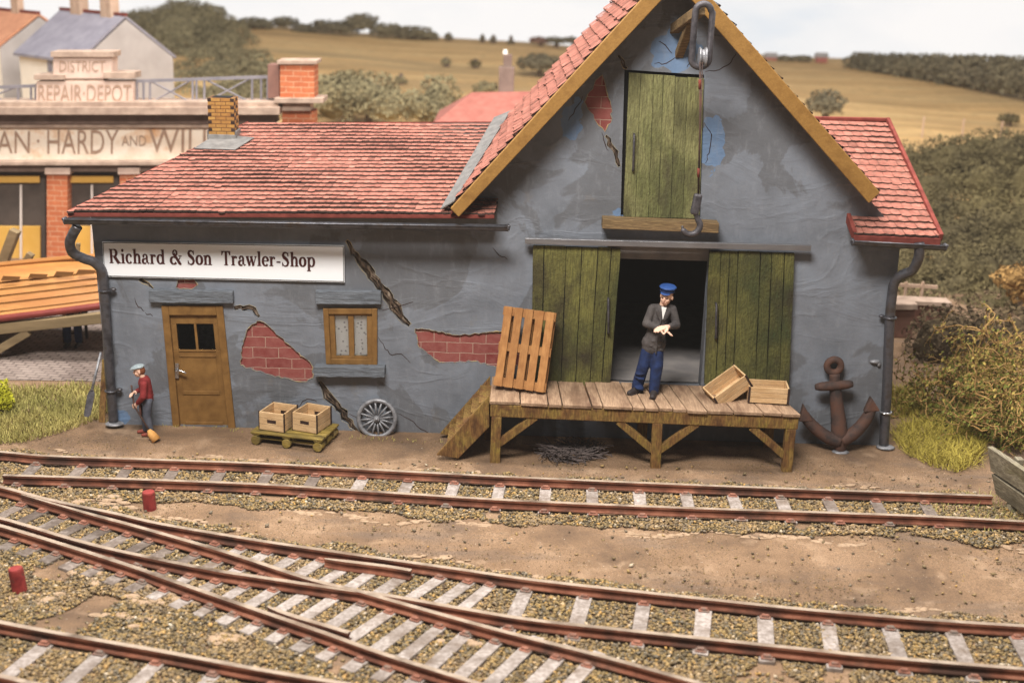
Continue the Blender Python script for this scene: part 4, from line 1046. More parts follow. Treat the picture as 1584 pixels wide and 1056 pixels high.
# ------------------------------------------------------------------ crates
def crate(label, L_=.47, Wd=.41, H=.30):
    r = empty('wooden_crate', (0, 0, 0), label, 'crate', 'pale fish crates')
    hs = H / 3.1
    for s_ in (-1, 1):      # end panels with a handle hole (short sides, at +-y)
        mb = MB(); y = s_ * (L_ / 2 - .012)
        for k in range(3):
            z0, z1 = .01 + k * hs, .01 + k * hs + hs - .004
            if k == 1:
                mb.box((-Wd / 4 - .0375, y, (z0 + z1) / 2), (Wd / 2 - .075, .024, z1 - z0)); mb.box((Wd / 4 + .0375, y, (z0 + z1) / 2), (Wd / 2 - .075, .024, z1 - z0))
                mb.box((0, y, z1 - .009), (.15, .0238, .018)); mb.box((0, y, z0 + .009), (.15, .0238, .018))
            else: mb.box((0, y, (z0 + z1) / 2), (Wd, .024, z1 - z0), tint=random.uniform(.95, 1.05))
        o = mb.build('end_panel', M['crate'], r, local=True, bevel=.003, segs=1)
        mb = MB()
        for sx in (-1, 1): mb.box((sx * (Wd / 2 + .004), y + s_ * .002, H / 2 + .005), (.012, .03, H))
        for k in (1, 2): mb.box((0, y, .0085 + k * hs - .0005), (Wd - .01, .018, .006))
        q = [(-.085, .12), (.085, .12), (.085, .185), (-.085, .185)]
        fr_ = s_ * .0135
        mb.box((0, y + s_ * .004, .01 + hs * 1.5), (.15, .010, hs * .62))  # dark plate filling the handle hole, standing in for its shade
        mb.build('burnt_edge_hole_shade', M['burnt'], o, local=True)
    for s_ in (-1, 1):
        mb = MB(); x = s_ * (Wd / 2 - .012)
        for k in range(3): mb.box((x, 0, .01 + k * hs + hs / 2 - .002), (.022, L_ - .052, hs - .004), tint=random.uniform(.95, 1.06))
        mb.build('side_panel', M['crate'], r, local=True, bevel=.003, segs=1)
        mb = MB()
        for k in (1, 2): mb.box((x, 0, .0085 + k * hs), (.016, L_ - .06, .005))
        mb.build('burnt_line', M['burnt'], r, local=True)
    mb = MB(); mb.box((0, 0, .012), (Wd - .05, L_ - .05, .02)); mb.build('base_board', M['crate'], r, local=True)
    return r
c1 = crate('pale slatted crate on the yellow pallet, the one nearer the ochre door')
gpz = .20
pc_ = Gd(428, 662, gpz); c1.location = (pc_.x + .02, -.43, gpz + .002); c1.rotation_euler = (0, 0, math.radians(-17))
c2 = copy_tree(c1); c2['label'] = 'pale slatted crate on the yellow pallet, the one nearer the cart wheel'
pc_ = Gd(479, 665, gpz); c2.location = (pc_.x + .02, -.43, gpz + .002); c2.rotation_euler = (0, 0, math.radians(-20))
c3 = crate('pale slatted crate standing flat at the right end of the platform', .60, .40, .25)
q = Gd(1182, 610, .93); c3.location = (q.x, -.62, .925); c3.rotation_euler = (0, 0, math.radians(86))
c4 = copy_tree(c3); c4['label'] = 'pale slatted crate tipped over against the flat crate on the platform'
q = Gd(1124, 600, .93)
c4.matrix_basis = Matrix.Translation(V((q.x + .0, -.55, .99))) @ (rotm(0, 0, 16) @ rotm(0, -35, 0) @ rotm(6, 0, 0) @ rotm(0, 0, 88)).to_4x4()
# ------------------------------------------------------------------ cart wheel
wr = empty('cart_wheel', Gd(583, 676, 0) , 'grey spoked cart wheel leaning on the wall under the window', 'wheel')
wc = Wl(583, 647, -.12); R_ = .285
tilt = rotm(-9, 0, 0)
mb = MB(); ringp = [wc + tilt @ V((math.cos(2 * math.pi * i / 40) * R_, 0, math.sin(2 * math.pi * i / 40) * R_)) for i in range(40)]
mb.tube(ringp, .034, 8, closed=True); mb.build('rim', M['pewter'], wr, smooth=True)
mb = MB(); mb.tube([wc + tilt @ V((0, -.06, 0)), wc + tilt @ V((0, .05, 0))], [.045, .06], 14); mb.ball(wc + tilt @ V((0, -.06, 0)), .03, 2); mb.build('hub', M['pewter'], wr, bevel=.006)
for i in range(16):
    an = 2 * math.pi * (i + .3) / 16; d = V((math.cos(an), 0, math.sin(an)))
    mb = MB(); mb.tube([wc + tilt @ (d * .04), wc + tilt @ (d * .16), wc + tilt @ (d * (R_ - .02))], [.014, .018, .014], 6); mb.build('spoke', M['pewter'], wr, smooth=True)
# ------------------------------------------------------------------ anchor
ag = Gd(1300, 698, 0); ag.y = -.30
ar = empty('ship_anchor', ag, 'rusty iron anchor leaning on the grey wall at the right end', 'anchor')
yb_, yt_ = -.30, -.12
def An(px, py):
    t = (700 - py) / 135.0; return Wl(px, py, yb_ + (yt_ - yb_) * t)
mb = MB(); mb.tube(smoothpath([An(1291, 578), An(1292, 600), An(1296, 640), An(1299, 676), An(1300, 698)], 4), [.085, .085, .085, .087, .09, .095, .1, .105, .11, .118, .125, .13, .12, .11, .1, .085, .07], 12)
mb.build('shank', M['rusty'], ar, smooth=True)
rc = An(1290, 566); mb = MB(); mb.tube([rc + V((math.cos(2 * math.pi * i / 24) * .105, 0, math.sin(2 * math.pi * i / 24) * .105)) for i in range(24)], .055, 10, closed=True); mb.build('ring', M['rusty'], ar, smooth=True)
mb = MB(); a, c_ = An(1260, 597), An(1318, 592); n = 8
mb.tube([a + (c_ - a) * i / n + V((0, -.05, 0)) for i in range(n + 1)], [.045, .068, .072, .075, .078, .075, .072, .068, .045], 12); mb.build('stock', M['rusty'], ar, smooth=True)
for pts in ([(1298, 680), (1282, 676), (1264, 664), (1250, 650), (1243, 640)], [(1300, 680), (1318, 670), (1334, 654), (1343, 640), (1347, 630)]):
    mb = MB(); pth = smoothpath([An(*p) + V((0, -.03, 0)) for p in pts], 4); mb.tube(pth, [.11 - .03 * i / (len(pth) - 1) for i in range(len(pth))], 12)
    o = mb.build('arm', M['rusty'], ar, smooth=True)
for (tip_, a_, b_) in (((1241, 622), (1234, 648), (1256, 648)), ((1345, 610), (1334, 634), (1359, 632))):
    mb = MB(); t_, a1, b1 = An(*tip_), An(*a_), An(*b_); mb.prism([t_, a1, b1], (0, -.12, 0)); mb.build('fluke', M['rusty'], ar, bevel=.02)
mb = MB(); mb.ball(ag + V((0.0, -.02, .0)), (.14, .1, .025), 2); mb.build('glue_blob', M['pewter'], ar, smooth=True)
# ------------------------------------------------------------------ heap of twigs under the platform
tb = MB(); c0 = Gd(885, 706, 0) + V((0, .05, 0))
for i in range(240):
    a = random.uniform(0, 6.28); r0 = random.uniform(.05, .42); h = random.uniform(0, .13) * (1 - r0 * 1.2) + .02
    p = [c0 + V((math.cos(a) * r0, math.sin(a) * r0 * .5, h))]
    d = V((math.cos(a + 1.3 + random.gauss(0, .4)), math.sin(a + 1.3) * .6, random.gauss(0, .2))).normalized()
    for j in range(5):
        p.append(p[-1] + d * .07); d = (d + V((random.gauss(0, .3), random.gauss(0, .3), random.gauss(0, .15)))).normalized(); p[-1].z = max(.012, min(.17, p[-1].z))
    tb.tube(p, .007, 4, caps=False, tint=random.uniform(.7, 1.3))
for i in range(7):
    a = c0 + V((-.05, random.uniform(-.15, .1), random.uniform(.03, .1))); e = c0 + V((-.55 - random.uniform(-.15, .15), random.uniform(-.05, .22), random.uniform(.04, .12)))
    tb.tube([a, a.lerp(e, .5) + V((0, .02, .02)), e], [.02, .014, .01], 5)
M['twig'] = surf('twig', [C(70, 60, 58), C(104, 92, 88)], 12, tint=True, bump=0)
tag(tb.build('twig_heap', M['twig'], origin=c0), 'tangled heap of dark twigs on the ground under the loading platform', 'twigs')
# ------------------------------------------------------------------ shovel and plank at the left corner
sr = empty('shovel', Gd(134, 645, 0), 'long handled shovel leaning on the left corner of the shop', 'shovel')
a, c_ = Wl(156, 545, -.02), Wl(142, 604, -.28); e = Wl(134, 645, -.45)
mb = MB(); mb.tube([a, c_], [.018, .022], 8); mb.build('handle', M['pewter'], sr, smooth=True)
d = (e - c_); mb = MB(); s1 = V((.055, 0, 0))
mb.prism([c_ - s1 * .5, c_ + s1 * .5, c_ + d * .15 + s1, e - d * .1 + s1, e + s1 * .6, e - s1 * .6, e - d * .1 - s1, c_ + d * .15 - s1], (0, .02, .008)); mb.build('blade', M['iron'], sr, bevel=.006)
mb = MB(); a, c_ = Wl(163, 556, .3), Wl(155, 617, .05); mb.bar(a, V((c_.x, c_.y, .0)), .02, .10, up=(1, 0, 0)); tag(mb.build('loose_plank', M['post'], origin=V((c_.x, c_.y, 0)), bevel=.006), 'short brown plank leaning behind the shovel at the shop corner', 'plank')
# ------------------------------------------------------------------ red stubs
for (px, py, h, lab) in ((232, 785, .24, 'short red stub post standing in the ballast nearer the shop'), (31, 914, .30, 'tilted short red stub post nearest the front track')):
    g = Gd(px, py, 0); mb = MB(); tl = V((-.03, .0, h)) if py > 800 else V((-.01, 0, h))
    mb.tube([g - V((0, 0, .05)), g + tl * .1, g + tl * .9, g + tl], [.085, .085, .085, .078], 18)
    tag(mb.build('stub_post', M['redpost'], origin=g, bevel=.008), lab, 'post', 'red stub posts')
# ------------------------------------------------------------------ tracks
ZT = .15
def railpath(px, z=ZT, n=5):
    p = [Gd(x, y, z) for x, y in px]
    return smoothpath(p, n)
SEC = [(-.032, 0), (.032, 0), (.032, -.03), (.012, -.042), (.012, -.09), (.055, -.10), (.055, -.115), (-.055, -.115), (-.055, -.10), (-.012, -.09), (-.012, -.042), (-.032, -.03)]
def rail(name, path, parent, taper=0, z0=ZT):
    mb = MB(); n = len(path); k = len(SEC); vs = []
    for i, p in enumerate(path):
        d = (path[min(i + 1, n - 1)] - path[max(i - 1, 0)]); d.z = 0; d.normalize(); s_ = V((d.y, -d.x, 0))
        f = 1.0
        if taper and i < taper: f = .35 + .65 * i / taper
        for (x, z) in SEC: vs.append(V((p.x, p.y, z0)) + s_ * x * f + V((0, 0, z)))
    fs, ms = [], []
    for i in range(n - 1):
        for j in range(k):
            fs.append((i * k + j, (i + 1) * k + j, (i + 1) * k + (j + 1) % k, i * k + (j + 1) % k)); ms.append(1 if j == 0 else 0)
    fs.append(tuple(range(k))); fs.append(tuple((n - 1) * k + j for j in range(k - 1, -1, -1))); ms += [0, 0]
    b0_ = len(mb.v); mb.v.extend(tuple(q) for q in vs); mb.f.extend(list(f_) for f_ in fs); mb.m.extend(ms); mb.t.extend([1.0] * len(fs))
    return mb.build(name, [M['rail'], M['railtop']], parent)
def plen(p): return sum((b_ - a).length for a, b_ in zip(p[:-1], p[1:]))
def at(p, s):
    for a, b_ in zip(p[:-1], p[1:]):
        l = (b_ - a).length
        if s <= l: return a.lerp(b_, s / l), (b_ - a).normalized()
        s -= l
    return p[-1].copy(), (p[-1] - p[-2]).normalized()
def hit(p, o, d):         # where line o + t d crosses path p (plan view)
    best = None
    for a, b_ in zip(p[:-1], p[1:]):
        e = b_ - a; den = d.x * e.y - d.y * e.x
        if abs(den) < 1e-9: continue
        t = ((a.x - o.x) * e.y - (a.y - o.y) * e.x) / den; u = ((a.x - o.x) * d.y - (a.y - o.y) * d.x) / den
        if -1e-6 <= u <= 1 + 1e-6 and (best is None or abs(t) < abs(best)): best = t
    return best
SLEEPERS = []
def sleeper(a, c_, parent, mat, crossings, wd=.19, top=.035):
    mb = MB(); d = (c_ - a).normalized(); n_ = V((-d.y, d.x, 0))
    j = lambda: random.uniform(-.012, .012)
    ps = []
    for z in (-.1, top + random.uniform(-.006, .006)):
        for e, s_ in ((a, 1), (a, -1), (c_, -1), (c_, 1)):
            ps.append(V((e.x, e.y, z)) - n_ * s_ * (wd / 2) * (1.0) + V((j(), j(), 0)))
    # orientation safe
    mb.hexa(ps, 0, random.uniform(.86, 1.08))
    bm_ = mb
    o = mb.build('sleeper', mat, parent, bevel=.01); SLEEPERS.append((a.copy(), c_.copy(), wd))
    for q in crossings:
        cbm = MB(); ang = math.degrees(math.atan2(d.y, d.x)); R = rotm(0, 0, ang)
        cbm.box(V((q.x, q.y, top + .008)), (.24, .13, .022), R); cbm.box(V((q.x, q.y, top + .028)) - d * .075, (.05, .085, .03), R); cbm.box(V((q.x, q.y, top + .028)) + d * .075, (.05, .085, .03), R)
        cbm.build('rail_chair', M['chair'], o, bevel=.01, segs=1)
    return o
RAILS = []
# siding in front of the platform
T1 = empty('railway_siding', (0, -2.6, 0), 'rusty straight siding track running in front of the shop to the buffer', 'track')
R1 = railpath([(-160, 688), (0, 698), (68, 704), (202, 709), (400, 716), (600, 727), (792, 737), (1042, 748), (1250, 756), (1535, 766)])
R2 = railpath([(5, 734), (164, 739), (400, 748), (600, 761), (792, 773), (1042, 784), (1250, 791), (1442, 798), (1590, 806)])
rail('rail', R1, T1); rail('rail', R2, T1); RAILS += [R1, R2]
s = .2; L1 = plen(R2); i = 0
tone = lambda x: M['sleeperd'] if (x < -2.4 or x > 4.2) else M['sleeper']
while s < L1 - .9:
    p, d = at(R2, s); nd = V((-d.y, d.x, 0)); t = hit(R1, p, nd)
    if t is None: t = .8
    q = p + nd * t
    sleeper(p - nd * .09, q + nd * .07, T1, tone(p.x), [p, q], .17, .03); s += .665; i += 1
# turnout
T2 = empty('railway_turnout', (-2, -4.2, 0), 'rusty turnout with converging rails and pale sleepers crossing the yard', 'track')
A1 = railpath([(-120, 728), (0, 752), (76, 772), (177, 793), (252, 810), (400, 835), (502, 850), (600, 864), (700, 878), (834, 897), (1042, 920), (1242, 941), (1431, 957), (1600, 968)])
A2 = railpath([(33, 764), (139, 794), (217, 815), (353, 854), (451, 886), (502, 901), (547, 911), (600, 926), (700, 954), (789, 978), (940, 1016), (1073, 1053), (1200, 1090)])
A3 = railpath([(-60, 788), (0, 800), (43, 812), (151, 843), (313, 877), (401, 891), (502, 906), (610, 921), (700, 937), (815, 956), (940, 970), (1100, 987), (1242, 1002), (1368, 1015), (1600, 1034)])
A4 = railpath([(-60, 797), (0, 812), (100, 842), (210, 877), (252, 892), (330, 919), (400, 943), (500, 977), (590, 1009), (721, 1050), (860, 1095)])
CK1 = railpath([(502, 862), (560, 869), (600, 874), (636, 880)]); CK2 = railpath([(414, 936), (450, 949), (500, 964), (540, 976)])
rail('stock_rail', A1, T2); rail('switch_blade', A2, T2, 6); rail('switch_blade', A3, T2, 0, ZT - .004); rail('stock_rail', A4, T2)
rail('check_rail', CK1, T2, 3, ZT - .01); rail('check_rail', CK2, T2, 3, ZT - .01)
RAILS += [A1, A2, A3, A4]
s = 0.25; L4 = plen(A4); xs_div = Gd(722, 1046, ZT).x
while s < L4:
    p, d = at(A4, s); nd = V((-d.y, d.x, 0))
    t1, t2, t3 = hit(A1, p, nd), hit(A2, p, nd), hit(A3, p, nd)
    far = t1 if (t1 is not None and t1 < 2.7 and (p + nd * t1).x < Gd(812, 900, ZT).x - .28) else None
    cr = [p]
    if t2 is not None: cr.append(p + nd * t2)
    if far is not None:
        if t3 is not None and t3 < far and (t2 is None or abs(t3 - t2) > .2): cr.append(p + nd * t3)
        if t2 is None or abs(far - t2) > .14: cr.append(p + nd * far)
        end = p + nd * (far + .09)
    else:
        end = p + nd * ((t2 or .9) + .25)
    dark = p.x < -4.2
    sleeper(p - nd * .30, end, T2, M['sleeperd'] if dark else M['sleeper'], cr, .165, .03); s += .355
# straight leg of the turnout beyond the frog
s = 0; L1 = plen(A1); start = hit
acc = 0
x_start = Gd(812, 900, ZT).x
while s < L1:
    p, d = at(A1, s)
    if p.x < x_start: s += .05; continue
    nd = V((d.y, -d.x, 0)); t = hit(A3, p, nd) or .9
    q = p + nd * t
    sleeper(p - nd * .06, q + nd * .14, T2, M['sleeper'], [p, q], .18, .03); s += .70
# front track
T3 = empty('railway_track', (-3, -6.8, 0), 'rusty track crossing the bottom left corner of the yard', 'track')
F1 = railpath([(-120, 936), (0, 961), (101, 980), (250, 1006), (400, 1034), (531, 1056), (700, 1085)])
F2 = railpath([(-120, 1020), (0, 1044), (50, 1056), (200, 1088), (400, 1130)])
rail('rail', F1, T3); rail('rail', F2, T3); RAILS += [F1, F2]
s = .3
while s < plen(F1):
    p, d = at(F1, s); nd = V((d.y, -d.x, 0)); t = hit(F2, p, nd) or .85
    sleeper(p - nd * .06, p + nd * (t + .25), T3, M['sleeper'], [p, p + nd * t], .17, .03); s += .665
# ------------------------------------------------------------------ ballast
def near_rail(X, Y, paths):
    d = np.full(X.shape, 9.0)
    for p in paths:
        P_ = np.array([(q.x, q.y) for q in p])
        for a, b_ in zip(P_[:-1], P_[1:]):
            e = b_ - a; l2 = (e ** 2).sum()
            if l2 == 0: continue
            t = np.clip(((X - a[0]) * e[0] + (Y - a[1]) * e[1]) / l2, 0, 1)
            d = np.minimum(d, np.hypot(X - a[0] - t * e[0], Y - a[1] - t * e[1]))
    return d
def vnoise(X, Y, s_, seed):
    r = np.random.default_rng(seed); tot = np.zeros_like(X)
    for k in range(5):
        a = r.uniform(0, 6.28); f = s_ * r.uniform(.6, 1.8); tot += np.sin((X * math.cos(a) + Y * math.sin(a)) * f + r.uniform(0, 6.28))
    return tot / 5
N = 250000
X = rng.uniform(-9.2, 9.4, N); Y = rng.uniform(-8.0, -1.1, N)
dist = near_rail(X, Y, [R1, R2]); wob = .16 * vnoise(X, Y, 3.5, 1) + .1 * vnoise(X, Y, 9, 2)
in1 = dist < (.40 + wob)
dist2 = near_rail(X, Y, [A1, A2, A3, A4, F1, F2])
# between the rails counts as well
in2 = (dist2 < (.42 + wob))
def under(path, X, Y):
    P_ = np.array([(q.x, q.y) for q in path]); o_ = np.argsort(P_[:, 0]); return Y < np.interp(X, P_[o_, 0], P_[o_, 1])
inside = (under(A1, X, Y) & ~under(A3, X, Y)) | (under(A2, X, Y) & ~under(A4, X, Y)) | (under(R1, X, Y) & ~under(R2, X, Y)) | under(F1, X, Y)
front = under(A4, X, Y) | (under(A3, X, Y) & ~under(A2, X, Y))
bald = vnoise(X, Y, 2.6, 5) + .5 * vnoise(X, Y, 6, 6)
keep = in1 | in2 | inside | (front & (bald < .38))
keep &= ~((bald > .52) & ~inside)
keep |= (rng.uniform(0, 1, N) < .009) & (Y < -.9)
X, Y = X[keep], Y[keep]; n = len(X)
if n > 170000: X, Y = X[:170000], Y[:170000]; n = 170000
# no stones poking through rails
dr_ = near_rail(X, Y, RAILS); ok = dr_ > .075
X, Y = X[ok], Y[ok]; n = len(X)
for (a, b_, wd) in SLEEPERS:      # most sleepers are swept clean
    if random.random() < .12: continue
    d = np.array([b_.x - a.x, b_.y - a.y]); l = np.hypot(*d); d /= l
    u = (X - a.x) * d[0] + (Y - a.y) * d[1]; v = -(X - a.x) * d[1] + (Y - a.y) * d[0]
    ok = ~((u > .0) & (u < l) & (np.abs(v) < wd / 2 + .004)); X, Y = X[ok], Y[ok]
n = len(X)
base = np.array([(1, .15, .1), (-.1, 1, -.1), (-1, 0, .2), (.1, -1, 0), (.25, .15, .75), (0, 0, -.8)], float)
tris = np.array([(0, 1, 4), (1, 2, 4), (2, 3, 4), (3, 0, 4), (1, 0, 5), (2, 1, 5), (3, 2, 5), (0, 3, 5)])
R_s = .014 + .020 * rng.uniform(0, 1, n) ** 1.5
ng = 52000      # fine grit lying over all the bare dirt
gxs = rng.uniform(-9.2, 9.4, ng); gys = rng.uniform(-7.6, -.15, ng)
gk = vnoise(gxs, gys, 4.0, 21) + rng.normal(0, .35, ng) > -.15; gxs, gys = gxs[gk], gys[gk]; ng = len(gxs)
X = np.concatenate([X, gxs]); Y = np.concatenate([Y, gys]); R_s = np.concatenate([R_s, rng.uniform(.004, .0105, ng)]); n_big = n; n = n + ng
ang = rng.uniform(0, 6.28, n)
jit = rng.uniform(.5, 1.4, (n, 6, 3))
vv = base[None] * jit * R_s[:, None, None] * np.array([1.25, .95, .8])
til = rng.uniform(-.5, .5, n)
ca, sa = np.cos(ang), np.sin(ang); ct, st_ = np.cos(til), np.sin(til)
x1 = vv[..., 0] * ct[:, None] - vv[..., 2] * st_[:, None]; z1 = vv[..., 0] * st_[:, None] + vv[..., 2] * ct[:, None]; y1 = vv[..., 1]
gx = X[:, None] + x1 * ca[:, None] - y1 * sa[:, None]; gy = Y[:, None] + x1 * sa[:, None] + y1 * ca[:, None]
zb = rng.uniform(-.006, .02, n); zb[n_big:] = -.012 + rng.uniform(-.002, .004, n - n_big); gzv = zb[:, None] + z1
verts = np.stack([gx, gy, gzv], -1).reshape(-1, 3)
faces = (tris[None] + (np.arange(n) * 6)[:, None, None]).reshape(-1, 3)
me = bpy.data.meshes.new('ballast')
me.vertices.add(len(verts)); me.vertices.foreach_set('co', verts.ravel())
me.loops.add(len(faces) * 3); me.loops.foreach_set('vertex_index', faces.ravel().astype(np.int32))
me.polygons.add(len(faces)); me.polygons.foreach_set('loop_start', np.arange(0, len(faces) * 3, 3, dtype=np.int32)); me.polygons.foreach_set('loop_total', np.full(len(faces), 3, dtype=np.int32))
at_ = me.attributes.new('tint', 'FLOAT', 'FACE'); at_.data.foreach_set('value', np.repeat(rng.uniform(0, 1, n), 8).astype(np.float32))
me.update(calc_edges=True)
t = NT('ballast_stone'); an_ = t.n('ShaderNodeAttribute', attribute_name='tint')
tc = t.n('ShaderNodeTexCoord')
colr = t.ramp(an_.outputs['Fac'], [(0, C(70, 62, 50)), (.18, C(104, 88, 60)), (.42, C(134, 112, 72)), (.60, C(152, 124, 74)), (.74, C(98, 90, 76)), (.88, C(122, 110, 92)), (.955, C(178, 136, 70)), (1, C(184, 172, 152))])
colr = t.mix(t.ramp(t.noise(tc.outputs['Object'], 1.2, 4), [(.45, BLACK), (.7, (.4, .4, .4, 1))]), colr, C(156, 128, 96))
me.materials.append(t.out(colr, .85))
bo = bpy.data.objects.new('ballast', me); COL.objects.link(bo)
tag(bo, 'loose tan and grey ballast chippings between and beside the rails', 'ballast', kind='stuff')
# lumps of pale glue-bound sand
mb = MB()
for (px, py, k, spx) in ((170, 772, 10, 34), (145, 888, 10, 26), (240, 930, 16, 46), (190, 955, 8, 30), (700, 1000, 5, 26), (60, 928, 8, 40), (345, 985, 7, 24)):
    for _ in range(k):
        g = Gd(px + random.gauss(0, spx * .6), py + random.gauss(0, 7), 0)
        mb.ball(g, (random.uniform(.05, .12), random.uniform(.04, .08), random.uniform(.015, .035)), 2)
for (path, off, n_) in ((R2, -.50, 420), (A1, .40, 360), (R1, .42, 240)):
    L_ = plen(path)
    for _ in range(n_):
        p, d = at(path, random.uniform(0, L_)); nd = V((-d.y, d.x, 0)); o_ = off + .10 * math.sin(p.x * 2.1 + off * 9) + .06 * math.sin(p.x * 5.3) + random.gauss(0, .035)
        if math.sin(p.x * 1.3 + off * 5) < -.45: continue
        mb.ball((p.x + nd.x * o_, p.y + nd.y * o_, -.012), (random.uniform(.03, .09), random.uniform(.015, .04), random.uniform(.010, .018)), 2)
M['sand'] = surf('pale_sand', [C(146, 120, 94), C(172, 144, 116)], 14, bump=.8, bscale=26, bdist=.03)
so = mb.build('pale_sand', M['sand'], smooth=True); tag(so, 'pale lumps of sand stuck among the ballast', 'sand', kind='stuff')
# ------------------------------------------------------------------ grass
def blades(pts, lmin, lmax, wd, lean, name, mats, label, cat, stuff=True, arch=.5):
    mb = MB()
    for p in pts:
        a = random.uniform(0, 6.28); l = random.uniform(lmin, lmax); le = random.uniform(*lean)
        d = V((math.cos(a) * le, math.sin(a) * le, 1)).normalized(); s_ = V((-math.sin(a), math.cos(a), 0)) * wd
        if random.random() < .5: s_ = V((wd, 0, 0))
        m_ = p + d * l * .55; e = m_ + (d + V((math.cos(a) * le * arch, math.sin(a) * le * arch, -arch * le * .6))).normalized() * l * .45
        e.z = max(e.z, .01)
        tn = random.uniform(.7, 1.25)
        mb.add([p - s_, p + s_, m_ + s_ * .7, m_ - s_ * .7, e], [(0, 1, 2, 3), (3, 2, 4)], 0, tn)
    c = sum(pts, V()) / len(pts)
    o = mb.build(name, mats, origin=V((c.x, c.y, 0))); tag(o, label, cat, kind='stuff' if stuff else None); return o
def inpoly(x, y, poly):
    r = False; n = len(poly)
    for i in range(n):
        (x1_, y1_), (x2_, y2_) = poly[i], poly[i - 1]
        if (y1_ > y) != (y2_ > y) and x < (x2_ - x1_) * (y - y1_) / (y2_ - y1_) + x1_: r = not r
    return r
def scatter(poly, n):
    out = []; xs_ = [p[0] for p in poly]; ys_ = [p[1] for p in poly]
    while len(out) < n:
        x, y = random.uniform(min(xs_), max(xs_)), random.uniform(min(ys_), max(ys_))
        if inpoly(x, y, poly): out.append(Gd(x, y, 0))
    return out
M['grass'] = leafmat('dry_grass', C(128, 124, 62), C(170, 156, 88))
M['grassy'] = leafmat('yellow_grass', C(136, 122, 42), C(172, 154, 64))
poly = [(-260, 600), (0, 602), (60, 600), (130, 596), (166, 606), (168, 640), (150, 650), (100, 668), (40, 684), (-60, 692), (-260, 690)]
blades(scatter(poly, 16000), .08, .17, .007, (0, .9), 'lawn', M['grass'], 'dry olive grass left of the shop beside the cobbles', 'grass')
blades(scatter([(1378, 668), (1400, 655), (1450, 650), (1500, 668), (1520, 690), (1520, 715), (1480, 732), (1440, 722), (1395, 700)], 2600), .16, .36, .006, (.5, 2.2), 'grass_tuft', M['grassy'], 'long yellow green grass tuft lying right of the drainpipe', 'grass', stuff=False)
blades(scatter([(1374, 604), (1420, 600), (1450, 625), (1430, 648), (1380, 645)], 900), .14, .3, .006, (.3, 1.6), 'grass_tuft', M['grassy'], 'smaller grass tuft behind the foot of the right drainpipe', 'grass', stuff=False)
blades(scatter([(1400, 770), (1584, 760), (1640, 830), (1500, 825), (1460, 805)], 700), .05, .14, .005, (.3, 1.5), 'weeds', M['grass'], 'sparse weeds around the track end at the buffer', 'weeds')
blades(scatter([(1480, 600), (1660, 600), (1660, 760), (1560, 690)], 500), .08, .3, .005, (.3, 1.5), 'weeds', M['grassy'], 'sparse yellow weeds under the twiggy bush', 'weeds')
blades(scatter([(150, 645), (360, 662), (700, 684), (700, 690), (360, 668), (150, 652)], 160), .03, .07, .005, (.3, 1.2), 'weeds', M['grass'], 'tiny weeds along the foot of the grey wall', 'weeds')
# yellow bush at left edge
M['ybush'] = leafmat('yellow_foam', C(150, 150, 20), C(190, 184, 40))
bc = Gd(2, 640, 0); r = empty('yellow_bush', bc, 'bright yellow green bush at the left edge of the grass', 'bush')
leaf_cloud([(bc + V((-.15, 0, .35)), V((.33, .3, .28))), (bc + V((.02, 0, .2)), V((.2, .2, .2))), (bc + V((-.4, .0, .3)), V((.35, .3, .4)))], .05, .9).build('foliage', M['ybush'], r)
# twiggy bush on the right
M['twigtan'] = surf('tan_twig', [C(132, 98, 54), C(184, 144, 86)], 6, tint=True, bump=0)
M['leaflet'] = leafmat('small_leaves', C(82, 88, 32), C(132, 130, 52))
M['leaftan'] = leafmat('tan_leaves', C(136, 118, 50), C(172, 148, 76))
bc = Gd(1530, 655, 0); r = empty('twiggy_bush', bc, 'tall scraggly bush of curled tan twigs with small green leaves', 'bush')
tw, lf = MB(), MB()
def twig(p, d, l, rad, depth):
    pts = [p]; k = max(3, int(l / .07))
    for i in range(k):
        d = (d + V((random.gauss(0, .36), random.gauss(0, .36), random.gauss(0, .30)))).normalized()
        q = pts[-1] + d * (l / k); q.z = max(q.z, .03); pts.append(q)
        if depth < 3 and random.random() < (.42 if depth else .70) and i > 0:
            twig(q, (d + V((random.gauss(0, .9), random.gauss(0, .9), random.gauss(0, .7)))).normalized(), l * random.uniform(.3, .55), rad * .62, depth + 1)
        for _lf in range((2 if p.z < 1.0 else 1) if depth >= 1 and random.random() < .9 else 0):
            nn = V((random.gauss(0, 1), random.gauss(0, 1), random.gauss(0, 1))).normalized(); u = nn.orthogonal().normalized(); w_ = nn.cross(u)
            s_ = random.uniform(.02, .045); hgt = (q.z - bc.z) / 2.0
            lf.add([q, q + u * s_ + w_ * s_ * .5, q + u * s_ * 2, q + u * s_ - w_ * s_ * .5], [(0, 1, 2, 3)], 0 if random.random() > hgt * .9 else 1, random.uniform(.7, 1.3))
    tw.tube(pts, [rad * (1 - .6 * i / len(pts)) for i in range(len(pts))], 4, caps=False, tint=random.uniform(.75, 1.25))
for i in range(19):
    a = random.uniform(0, 6.28); e_ = random.uniform(.1, 1.1)
    twig(bc + V((math.cos(a) * .3 + .1, math.sin(a) * .25, .02)), V((math.cos(a) * e_ , math.sin(a) * e_ * .7, random.uniform(.35, 1.1))).normalized(), random.uniform(1.1, 2.4), .024, 0)
tw.build('twigs', M['twigtan'], r); lf.build('leaves', [M['leaflet'], M['leaftan']], r)
